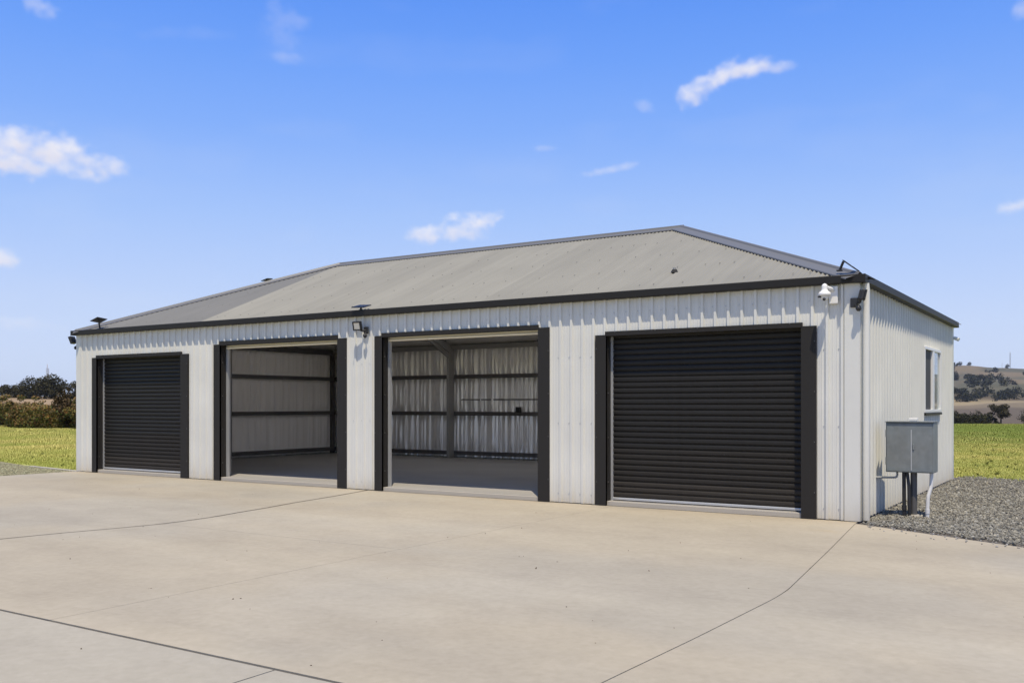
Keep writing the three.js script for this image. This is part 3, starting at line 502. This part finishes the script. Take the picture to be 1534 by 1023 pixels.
{ // white dome camera
  const t = thing('dome_camera', 'white dome security camera on a bracket above the right jamb of the right door', 'security camera', [-0.33, 2.93, 0.03]);
  const ax = [-0.075, 0, 0.17];
  part('wall_bracket', merge([rbx(-0.055, 0.055, -0.13, 0.10, 0, 0.035, 0.01), tube([[0, 0.04, 0.02], [-0.02, 0.06, 0.08], [-0.06, 0.075, 0.14], ax.map((v, i) => v + [0, 0.07, 0][i])], 0.022, 14, 16)]), M.white, t);
  part('hood', new THREE.LatheGeometry([[0.0, 0.125], [0.022, 0.113], [0.034, 0.10], [0.038, 0.08], [0.036, 0.05], [0.044, 0.028], [0.066, 0.012], [0.077, -0.004], [0.08, -0.022], [0.074, -0.036], [0.06, -0.042]].map((p) => new THREE.Vector2(...p)), 32).translate(...ax), M.white, t);
  part('dome', new THREE.SphereGeometry(0.054, 28, 16, 0, 6.2832, Math.PI / 2, Math.PI / 2).scale(1, 1.15, 1).translate(ax[0], -0.035, ax[2]), M.white, t);
  part('lens', merge([new THREE.SphereGeometry(0.02, 16, 12).translate(ax[0] + 0.005, -0.085, ax[2] + 0.045), rbx(ax[0] - 0.075, ax[0] - 0.035, -0.062, -0.04, ax[2] + 0.02, ax[2] + 0.055, 0.006)]), M.black, t);
}
{ // bullet camera at the far corner
  const t = thing('bullet_camera', 'small white bullet camera sticking out at the far right corner', 'security camera', [XR - 0.005, 2.83, -8.235]);
  part('mount', merge([new THREE.CylinderGeometry(0.045, 0.045, 0.03, 20).rotateZ(Math.PI / 2).translate(0.012, 0.03, 0), rod([0.02, 0.03, 0], [0.07, -0.01, 0.02], 0.014)]), M.white, t);
  part('body', merge([rod([0.05, 0.005, 0.0], [0.13, -0.035, 0.05], 0.03, 20), rod([0.05, 0.015, 0.0], [0.14, -0.025, 0.055], 0.029, 20)]), M.white, t);
  part('lens', rod([0.129, -0.0345, 0.049], [0.134, -0.037, 0.052], 0.024, 20), M.black, t);
}
// galvanised meter box on posts
{
  const t = thing('meter_box', 'grey galvanised meter box on dark posts in the gravel', 'meter box', [0.42, 0, -1.0]);
  const y0 = 0.595, y1 = 1.265, x0 = -0.29, x1 = 0.305, z0 = -0.22, z1 = 0.15;
  part('cabinet', rbx(x0, x1, y0, y1, z0, z1 - 0.014, 0.008, 2), M.boxSteel, t);
  part('door', rbx(x0 + 0.012, x1 - 0.012, y0 + 0.012, y1 - 0.02, z1 - 0.012, z1, 0.004), M.boxSteel, t);
  part('seam_strip', rbx(0.028, 0.04, y0 + 0.03, y1 - 0.1, z1, z1 + 0.004, 0.0015), M.galv, t);
  part('rain_hood', rbx(x0 - 0.008, x1 + 0.008, y1, y1 + 0.012, z0 - 0.005, z1 + 0.018, 0.004), M.boxSteel, t);
  part('vent', merge([rbx(-0.02, 0.085, y1 + 0.02, y1 + 0.055, -0.05, 0.03, 0.006), rbx(-0.01, 0.075, y1 + 0.008, y1 + 0.022, -0.04, 0.02, 0.003)]), M.white, t);
  part('hinge', [rod([x0 + 0.004, y0 + 0.1, z1 - 0.004], [x0 + 0.004, y0 + 0.2, z1 - 0.004], 0.007), rod([x0 + 0.004, y1 - 0.2, z1 - 0.004], [x0 + 0.004, y1 - 0.1, z1 - 0.004], 0.007)], M.boxSteel, t);
  part('handle', rbx(0.052, 0.072, 0.9, 0.98, z1, z1 + 0.012, 0.004), M.boxSteel, t);
  part('post', [rod([0.04, -0.06, 0.0], [0.04, y0, 0.0], 0.043, 20)], M.steel, t);
  part('post_footing', new THREE.CylinderGeometry(0.07, 0.09, 0.05, 16).translate(0.04, 0.005, 0.0), M.sill, t);
  part('conduit', [rod([-0.07, -0.05, 0.06], [-0.075, y0, 0.05], 0.025, 16), rod([-0.07, 0.09, 0.06], [-0.07, 0.15, 0.06], 0.031, 16)], M.black, t, 'black conduit left of the post');
  part('conduit', [tube([[-0.0, -0.05, 0.07], [-0.005, 0.2, 0.075], [-0.012, 0.42, 0.07], [-0.035, y0, 0.05]], 0.021, 12, 20)], M.black, t, 'black conduit curving up beside the post');
  part('conduit', [tube([[0.225, -0.06, 0.10], [0.225, 0.12, 0.10], [0.232, 0.28, 0.09], [0.262, 0.42, 0.06], [0.268, y0, 0.05]], 0.024, 14, 30), rod([0.225, 0.06, 0.10], [0.225, 0.12, 0.10], 0.029, 14)], M.pvc, t, 'white plastic conduit with a bend');
  part('conduit', [tube([[-0.16, y0, 0.05], [-0.16, y0 - 0.05, 0.05], [-0.175, y0 - 0.072, 0.05], [-0.21, y0 - 0.078, 0.05], [-0.44, y0 - 0.085, 0.05]], 0.014, 12, 30)], M.conduit, t, 'thin grey conduit bending into the shed wall');
}

// ---------------------------------------------------------------- stones, grass, leaves (stuff)
function scatter(name, geo, mat, list, label, category) {
  const m = new THREE.InstancedMesh(geo, mat, list.length); m.name = numbered(name); m.userData = { kind: 'stuff', label, category }; m.castShadow = m.receiveShadow = true;
  const M4 = new THREE.Matrix4(), q = new THREE.Quaternion(), e = new THREE.Euler(), c = new THREE.Color();
  list.forEach((o, i) => { e.set(o.rx ?? 0, o.ry ?? 0, o.rz ?? 0); q.setFromEuler(e); M4.compose(new THREE.Vector3(o.x, o.y, o.z), q, new THREE.Vector3(o.sx ?? o.s, o.sy ?? o.s, o.sz ?? o.s)); m.setMatrixAt(i, M4); m.setColorAt(i, c.setRGB(...o.c)); });
  scene.add(m); return m;
}
{
  const r = rng(11), list = [], g = new THREE.IcosahedronGeometry(1, 0);
  { const p = g.attributes.position; for (let i = 0; i < p.count; i++) { const k = Math.round(p.getX(i) * 9 + p.getY(i) * 31 + p.getZ(i) * 57), f = 0.75 + 0.5 * hash2(k, 3); p.setXYZ(i, p.getX(i) * f, p.getY(i) * f, p.getZ(i) * f); } g.computeVertexNormals(); }
  while (list.length < 62000) {
    const x = XR + 0.03 + r() * 5.2, z = -9.6 + r() * 12.6;
    if (z > 0.1 + 0.6 * (x - 0.04) - 0.05 || z < -8.9 + 0.38 * x - r() * 0.6 * fbm(x * 2, z, 2)) continue;
    if (r() > smooth(-12, 1, z) * 0.8 + 0.25) continue;
    const s = 0.006 + r() * r() * 0.016, k = 0.15 + r() * r() * 0.27, w = r();
    list.push({ x, y: -0.018 + r() * 0.02 + 0.025 * fbm(x * 1.2, z * 1.2, 2) * smooth(0, 0.3, x), z, rx: r() * 6, ry: r() * 6, rz: r() * 6, sx: s, sy: s * 0.75, sz: s * (1 + r() * 0.5), c: [k * (1.0 + 0.10 * w), k * (0.98 + 0.02 * w), k * (0.87 - 0.10 * w)] });
  }
  scatter('crushed_stone', g, std({ color: 0xffffff, roughness: 0.95, flatShading: true }), list, 'loose grey crushed stones beside the right wall', 'gravel');
  const bits = []; 
  for (let i = 0; i < 90; i++) { const x = -15 + r() * 18, z = 0.5 + r() * 8.8; if (z < 0.4 + 0.6 * x) continue; const s = 0.003 + r() * r() * r() * 0.011, k = 0.03 + r() * 0.08; bits.push({ x, y: s * 0.3, z, ry: r() * 6, rx: r(), sx: s * (1 + r()), sy: s * 0.5, sz: s, c: [k * 1.3, k, k * 0.7] }); }
  for (let i = 0; i < 90; i++) { const x = 0.15 + r() * 3, z = 0.12 + 0.6 * x + 0.02 + r() * r() * 0.5, s = 0.005 + r() * 0.009, k = 0.15 + r() * 0.2; bits.push({ x, y: s * 0.4, z, rx: r() * 6, ry: r() * 6, s, c: [k, k * 0.97, k * 0.92] }); }
  scatter('debris', g, std({ color: 0xffffff, roughness: 1, flatShading: true }), bits, 'scattered specks of dirt and leaf on the concrete', 'debris');
  const verge = [];
  for (let i = 0; i < 16000; i++) { const x = -17.05 - r() * 9, z = -2 + r() * 7; if (z < -0.05 + (x + 17) * 0.17 || x < -24 + z * 0.3) continue; const s = 0.007 + r() * r() * 0.02, k = 0.2 + r() * 0.25; verge.push({ x, y: -0.015 + r() * 0.012, z, rx: r() * 6, ry: r() * 6, s: s * 0.8, c: [k, k * 0.97, k * 0.62] }); }
  scatter('crushed_stone', g, std({ color: 0xffffff, roughness: 0.95, flatShading: true }), verge, 'pale stones in the worn verge left of the concrete', 'gravel');
}
{ // grass
  const r = rng(23), pos = [], nrm = [];
  for (let i = 0; i < 11; i++) { const a = r() * 6.283, x = (r() - 0.5) * 0.14, z = (r() - 0.5) * 0.14, w = 0.005 + r() * 0.005, h = 0.6 + r() * 0.4, b = 0.35 * (r() - 0.3) * h, c = Math.cos(a), s = Math.sin(a); const A = [x - c * w, 0, z - s * w], B = [x + c * w, 0, z + s * w], Cc = [x + s * b * 0.12, 0.075 * h, z - c * b * 0.12]; pos.push(...A, ...B, ...Cc); for (let k = 0; k < 3; k++) nrm.push(0, 1, 0); }
  const g = new THREE.BufferGeometry(); g.setAttribute('position', new THREE.Float32BufferAttribute(pos, 3)); g.setAttribute('normal', new THREE.Float32BufferAttribute(nrm, 3));
  const mat = std({ color: 0xffffff, roughness: 1 });
  const field = (n, d0, d1, p0, p1, ok, tone, dim = 999) => {
    const list = [];
    for (let tries = 0; list.length < n && tries < n * 6; tries++) {
      const u = r(), d = Math.sqrt(lerp(d0 * d0, d1 * d1, u)), px = lerp(p0, p1, r()); if (r() > clamp(34 / d, 0.25, 1)) continue;
      const p = at(px, 606, d), x = p.x, z = p.z; if (!ok(x, z, d)) continue;
      const n1 = fbm(x * 0.35, z * 0.35, 4), n2 = fbm(x * 0.06 + 5, z * 0.06, 3), n3 = r();
      const t = clamp(0.5 + (n1 - 0.5) * 1.7 + (n2 - 0.5) * 1.5 + (n3 - 0.5) * 0.5 - 0.5 * smooth(dim, dim + 9, d) - 0.35 * smooth(24, 19, d) * n1), c = tone.map((q) => q.slice()); const col = [0, 1, 2].map((k) => lerp(c[0][k], c[1][k], t));
      const s = (0.42 + 0.5 * r()) * (0.8 + 0.8 * smooth(0.45, 0.75, n1)) * clamp(d / 26, 0.7, 1.9);
      list.push({ x, y: landY(d, bearing(x, z)) - 0.03, z, ry: r() * 6.28, sx: s * 1.1, sy: s, sz: s * 1.1, rx: (r() - 0.5) * 0.3, c: col });
    }
    return list;
  };
  const tone = [[0.36, 0.40, 0.10], [0.66, 0.60, 0.215]], toneR = [[0.22, 0.29, 0.065], [0.55, 0.51, 0.17]];
  scatter('grass', g, mat, field(95000, 17, 80, -120, 170, (x, z) => !(x > XL - 0.05 && z > -DEPTH) && x < XL - 0.05 && z < -0.12 + (x + 17) * 0.17 - 0.25 * fbm(x * 1.5, z * 1.5, 2) , tone), 'short yellow green lawn left of the shed', 'grass');
  scatter('grass', g, mat, field(95000, 17.8, 71, 1395, 1660, (x, z) => x > XR + 0.1 - (z < -8.9 ? 30 : 0) && z < -8.75 + 0.38 * x - 0.5 * fbm(x * 2.2, z * 2.2, 2), toneR, 42), 'short yellow green paddock right of the shed', 'grass');
}

{ // weeds standing above the grass, and sparse turf creeping over the verge
  const r = rng(29), pos = [], nrm = []; for (let i = 0; i < 26; i++) { const a = r() * 6.28, l = 0.3 + r() * 0.7, c = Math.cos(a), s = Math.sin(a), h = 0.25 + r() * 0.5, w = 0.02; pos.push(-s * w, 0, c * w, s * w, 0, -c * w, c * 0.28 * l, h * 0.35, s * 0.28 * l); for (let k = 0; k < 3; k++) nrm.push(c * 0.4, 0.9, s * 0.4); }
  const g = new THREE.BufferGeometry(); g.setAttribute('position', new THREE.Float32BufferAttribute(pos, 3)); g.setAttribute('normal', new THREE.Float32BufferAttribute(nrm, 3));
  const list = []; for (let i = 0; i < 240; i++) { const right = i % 2, d = lerp(19.5, right ? 60 : 45, r() * r()), p = at(right ? lerp(1400, 1650, r()) : lerp(-100, 110, r()), 606, d); if (!right && (p.x > XL - 0.3 || p.z > -0.6 + (p.x + 17) * 0.17)) continue; if (right && p.z > -9.3 + 0.38 * p.x) continue; const k = 0.7 + 0.6 * r(), q = 0.18 + r() * r() * 0.4; list.push({ x: p.x, y: -0.02, z: p.z, ry: r() * 6.28, sx: q, sy: q * 0.9, sz: q, c: [0.10 * k, 0.14 * k, 0.03 * k] }); }
  scatter('weed', g, std({ color: 0xffffff, roughness: 1 }), list, 'dark green weeds dotted through the grass', 'weeds');
}
// ---------------------------------------------------------------- shrubs and trees
function leaves(blobs, n, size, seed, tones, flat = 0.5) {     // leaf clumps on and inside blobs [x, y, z, rx, ry, rz]
  const r = rng(seed), pos = [], nrm = [], col = [], V = new THREE.Vector3(), X = new THREE.Vector3(), Y = new THREE.Vector3(), vol = blobs.map((b) => Math.pow(b[3] * b[4] * b[5], 0.62)), tot = vol.reduce((a, b) => a + b, 0);
  blobs.forEach((b, bi) => {
    const m = Math.round(n * vol[bi] / tot), bt = b[6] ?? r();
    for (let i = 0; i < m; i++) {
      V.set(r() * 2 - 1, r() * 2 - 1, r() * 2 - 1); if (V.lengthSq() > 1 || V.lengthSq() < 0.01) { i--; continue; } V.normalize();
      const rad = Math.pow(r(), 0.38), c = [b[0] + V.x * b[3] * rad, b[1] + V.y * b[4] * rad, b[2] + V.z * b[5] * rad];
      if (fbm(c[0] / size * 0.16 + seed, (c[1] * 1.3 + c[2]) / size * 0.16, 2) < 0.36) continue;
      const s = size * (0.6 + r() * 0.8); X.set(r() - 0.5, r() - 0.5, r() - 0.5).normalize(); Y.set(r() - 0.5, (r() - 0.5) * flat, r() - 0.5).cross(X).normalize();
      const N = V.clone().multiplyScalar(0.7).add(new THREE.Vector3(0, 0.35, 0)).add(new THREE.Vector3(r() - 0.5, r() - 0.5, r() - 0.5)).normalize();
      const q = (a, d) => [c[0] + X.x * a * s + Y.x * d * s, c[1] + X.y * a * s + Y.y * d * s, c[2] + X.z * a * s + Y.z * d * s];
      const A = q(-0.5, 0), B = q(0, -0.3), C = q(0.55, 0.05), D = q(0.05, 0.32); pos.push(...A, ...B, ...C, ...A, ...C, ...D);
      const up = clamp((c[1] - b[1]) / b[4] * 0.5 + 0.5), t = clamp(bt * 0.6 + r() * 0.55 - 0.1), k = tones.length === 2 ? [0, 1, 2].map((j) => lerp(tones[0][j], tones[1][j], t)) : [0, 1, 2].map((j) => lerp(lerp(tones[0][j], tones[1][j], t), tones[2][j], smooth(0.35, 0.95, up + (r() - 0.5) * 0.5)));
      for (let j = 0; j < 6; j++) { nrm.push(N.x, N.y, N.z); col.push(...k); }
    }
  });
  const g = new THREE.BufferGeometry(); g.setAttribute('position', new THREE.Float32BufferAttribute(pos, 3)); g.setAttribute('normal', new THREE.Float32BufferAttribute(nrm, 3)); g.setAttribute('color', new THREE.Float32BufferAttribute(col, 3)); g.setAttribute('uv', new THREE.Float32BufferAttribute(new Float32Array(pos.length / 3 * 2), 2)); return g;
}
const MLeaf = new THREE.MeshPhysicalMaterial({ color: 0xffffff, vertexColors: true, roughness: 1, specularIntensity: 0.1, side: THREE.DoubleSide, transmission: 0.25, thickness: 0 });
const MBark = std({ color: rgb(0.09, 0.075, 0.06), roughness: 0.95 });
function tree(name, label, category, base, h, w, seed, o = {}) {
  const t = thing(name, label, category, base.toArray(), o.group), r = rng(seed);
  const blobs = [], limbs = [], n = o.n ?? 12, low = o.low ?? 0.35;
  limbs.push(rod([0, -0.4, 0], [0.02 * h, h * 0.42, 0], h * 0.035, 8, h * 0.022));
  for (let i = 0; i < n; i++) {
    const a = r() * 6.283, q = Math.sqrt(r()) * 0.5 * w * 0.78, y = h * lerp(low, 0.86, r()) * (1 - 0.35 * Math.pow(q / (w * 0.5), 2)), s = w * (0.13 + r() * 0.09) * (o.puff ?? 1);
    const c = [Math.cos(a) * q, Math.max(y, h * low * 0.8), Math.sin(a) * q]; blobs.push([...c, s, s * (o.squash ?? 0.62), s]);
    limbs.push(rod([0.02 * h * r(), h * (0.22 + 0.18 * r()), 0], c, h * 0.018, 6, h * 0.005));
  }
  part('trunk', limbs, MBark, t);
  part('crown', leaves(blobs, o.leaves ?? 2600, o.size ?? h * 0.05, seed + 1, o.tones ?? [[0.03, 0.04, 0.02], [0.075, 0.085, 0.04]]), MLeaf, t);
  return t;
}
const land = (px, d) => { const p = at(px, 606, d); p.y = landY(Math.hypot(p.x - CAM.x, p.z - CAM.z), bearing(p.x, p.z)) - 0.08; return p; };
// left: a hedge across the end of the lawn
{
  const A = land(-170, 80), B = land(160, 53), n = 30, o = thing('hedge', 'long brown green hedge across the far end of the left lawn', 'hedge', [A.x, A.y, A.z]), blobs = [], stems = [], r = rng(41);
  for (let i = 0; i < n; i++) { const t = i / (n - 1), x = (B.x - A.x) * t, z = (B.z - A.z) * t, h = (1.62 + 0.3 * (r() - 0.5)) * lerp(1.22, 0.92, t); for (let k = 0; k < 5; k++) blobs.push([x + (r() - 0.5) * 0.7, h * (0.16 + 0.16 * k), z + (r() - 0.5) * 0.9, 0.75 + r() * 0.3, 0.34 + r() * 0.16, 0.75 + r() * 0.3]); for (let k = 0; k < 3; k++) { const a = r() * 6.28, q = [x + Math.cos(a) * 0.5, h * (0.7 + 0.45 * r()), z + Math.sin(a) * 0.5]; stems.push(rod([x, 0, z], q, 0.025, 5, 0.008)); blobs.push([...q, 0.28, 0.22, 0.28]); } }
  part('stem', stems, MBark, o).userData.kind = 'stuff';
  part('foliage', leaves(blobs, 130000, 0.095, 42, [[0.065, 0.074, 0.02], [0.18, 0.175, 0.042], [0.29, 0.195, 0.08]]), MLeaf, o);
}
tree('shrub', 'tall brown twiggy shrub beside the left front corner of the shed', 'shrub', land(104, 56), 2.7, 1.9, 51, { n: 16, leaves: 5200, size: 0.12, low: 0.15, puff: 1.5, squash: 1.0, tones: [[0.05, 0.04, 0.02], [0.14, 0.095, 0.05]] });
const gum = { n: 34, leaves: 14000, size: 0.5, low: 0.1, puff: 1.15, tones: [[0.026, 0.027, 0.013], [0.085, 0.078, 0.036]] };
tree('gum_tree', 'broad dark gum tree behind the hedge, crown domed and widest of all', 'tree', land(66, 300), 7.3, 17, 61, { ...gum, group: 'dark trees behind the hedge' });
tree('gum_tree', 'low dark tree left of the broad gum tree', 'tree', land(22, 320), 4.6, 11, 62, { ...gum, leaves: 4000, group: 'dark trees behind the hedge' });
tree('gum_tree', 'sparse small tree at the left edge of the photo', 'tree', land(2, 320), 5.8, 5, 63, { ...gum, leaves: 1300, group: 'dark trees behind the hedge' });
tree('gum_tree', 'dark tree half hidden by the left wall of the shed', 'tree', land(112, 300), 6.2, 8, 64, { ...gum, leaves: 3000, group: 'dark trees behind the hedge' });
tree('gum_tree', 'low dark tree left of the frame', 'tree', land(-40, 330), 5.6, 16, 65, { ...gum, leaves: 3500, group: 'dark trees behind the hedge' });
// right: trees in the valley
const dark = { n: 18, leaves: 3200, size: 0.4, low: 0.2, tones: [[0.02, 0.025, 0.013], [0.07, 0.07, 0.035]] };
tree('gum_tree', 'rounded lone tree with open branches standing in the brown field', 'tree', land(1500, 300), 8.6, 8.6, 71, { ...dark, leaves: 4200, low: 0.32, tones: [[0.03, 0.03, 0.018], [0.10, 0.09, 0.05]] });
[[1428, 6, 4.4], [1442, 7, 3.6], [1458, 8, 4.2], [1474, 7, 3.4], [1484, 5, 2.6]].forEach(([px, w, h], i) => tree('bush', ['dark bush beside the far corner of the shed', 'second dark bush from the shed in the brown field', 'widest dark bush in the middle of the row', 'low dark bush next to the lone tree', 'small dark bush at the foot of the lone tree'][i], 'bush', land(px, 280 + i * 6), h, w, 80 + i, { ...dark, group: 'dark bushes along the edge of the paddock', puff: 1.4, low: 0.12 }));
[[1548, 9, 5], [1575, 12, 6], [1404, 8, 5]].forEach(([px, w, h], i) => tree('bush', ['dark bush right of the frame', 'broad dark bush further right of the frame', 'dark bush hidden behind the far corner'][i], 'bush', land(px, 300 + i * 9), h, w, 90 + i, { ...dark, group: 'dark bushes along the edge of the paddock', puff: 1.4, low: 0.12 }));
{ // woods in the valley and on the hill, too far to part tree from tree
  const r = rng(95), wood = (d0, d1, n, p0, p1, keep, hgt) => { const blobs = []; for (let i = 0; i < n * 8 && blobs.length < n; i++) { const px = lerp(p0, p1, r()), d = lerp(d0, d1, r()); if (!keep(px, d)) continue; const p = land(px, d), s = hgt * (0.6 + 0.7 * r()); for (let k = 0; k < 2; k++) blobs.push([p.x + (r() - 0.5) * s, p.y + s * (0.25 + 0.35 * k), p.z + (r() - 0.5) * s, s * 0.55, s * 0.42, s * 0.55]); } return blobs; };
  const belt = wood(1005, 1075, 480, 1330, 1760, (px, d) => fbm(px * 0.05, d * 0.02, 3) > 0.36, 7);
  belt.push(...wood(975, 1000, 40, 1330, 1500, (px, d) => fbm(px * 0.11 + 7, d * 0.02, 3) > 0.48, 8));
  const m = part('woodland', leaves(belt, 20000, 2.0, 96, [[0.02, 0.026, 0.016], [0.06, 0.062, 0.036]]), MLeaf, scene); m.userData = { kind: 'stuff', label: 'dark belt of trees at the foot of the hill', category: 'woodland' };
  const hill = wood(1130, 2000, 230, 1330, 1760, (px, d) => fbm(px * 0.035 + 3, d * 0.004 + 2, 4) > lerp(0.56, 0.62, smooth(1500, 2000, d)), 8.5);
  hill.push(...wood(2050, 2200, 40, 1400, 1440, () => true, 8), ...wood(2150, 2230, 20, 1330, 1700, () => true, 8));
  const h = part('woodland', leaves(hill, 16000, 2.4, 97, [[0.022, 0.028, 0.018], [0.065, 0.066, 0.04]]), MLeaf, scene); h.name = numbered('woodland') === 'woodland' ? 'woodland_001' : 'woodland_001'; h.userData = { kind: 'stuff', label: 'scattered dark woods over the slopes of the hill', category: 'woodland' };
}
function mast(label, px, d, h, group) {
  const b = land(px, d), t = thing('radio_mast', label, 'mast', b.toArray(), group), g = [], w = h * 0.028;
  for (const [i, j] of [[-1, -1], [1, -1], [0, 1]]) g.push(rod([i * w, -2, j * w], [i * w, h, j * w], h * 0.006, 5));
  for (let k = 0; k < 14; k++) { const y = k / 14 * h, y2 = (k + 1) / 14 * h; g.push(rod([-w, y, -w], [w, y2, -w], h * 0.004, 4), rod([w, y, -w], [0, y2, w], h * 0.004, 4)); }
  part('lattice', g, std({ color: rgb(0.32, 0.3, 0.3), roughness: 0.6 }), t); part('antenna', rod([0, h, 0], [0, h * 1.12, 0], h * 0.008, 6), std({ color: rgb(0.5, 0.4, 0.38), roughness: 0.6 }), t);
}
mast('tall lattice radio mast on the crest of the hill', 1514, 2190, 34, 'radio masts on the hill');
mast('shorter faint radio mast left of the tall one on the hill', 1502, 2190, 11, 'radio masts on the hill');
mast('slender mast rising behind the broad gum tree', 70, 900, 32);

renderer.render(scene, camera);
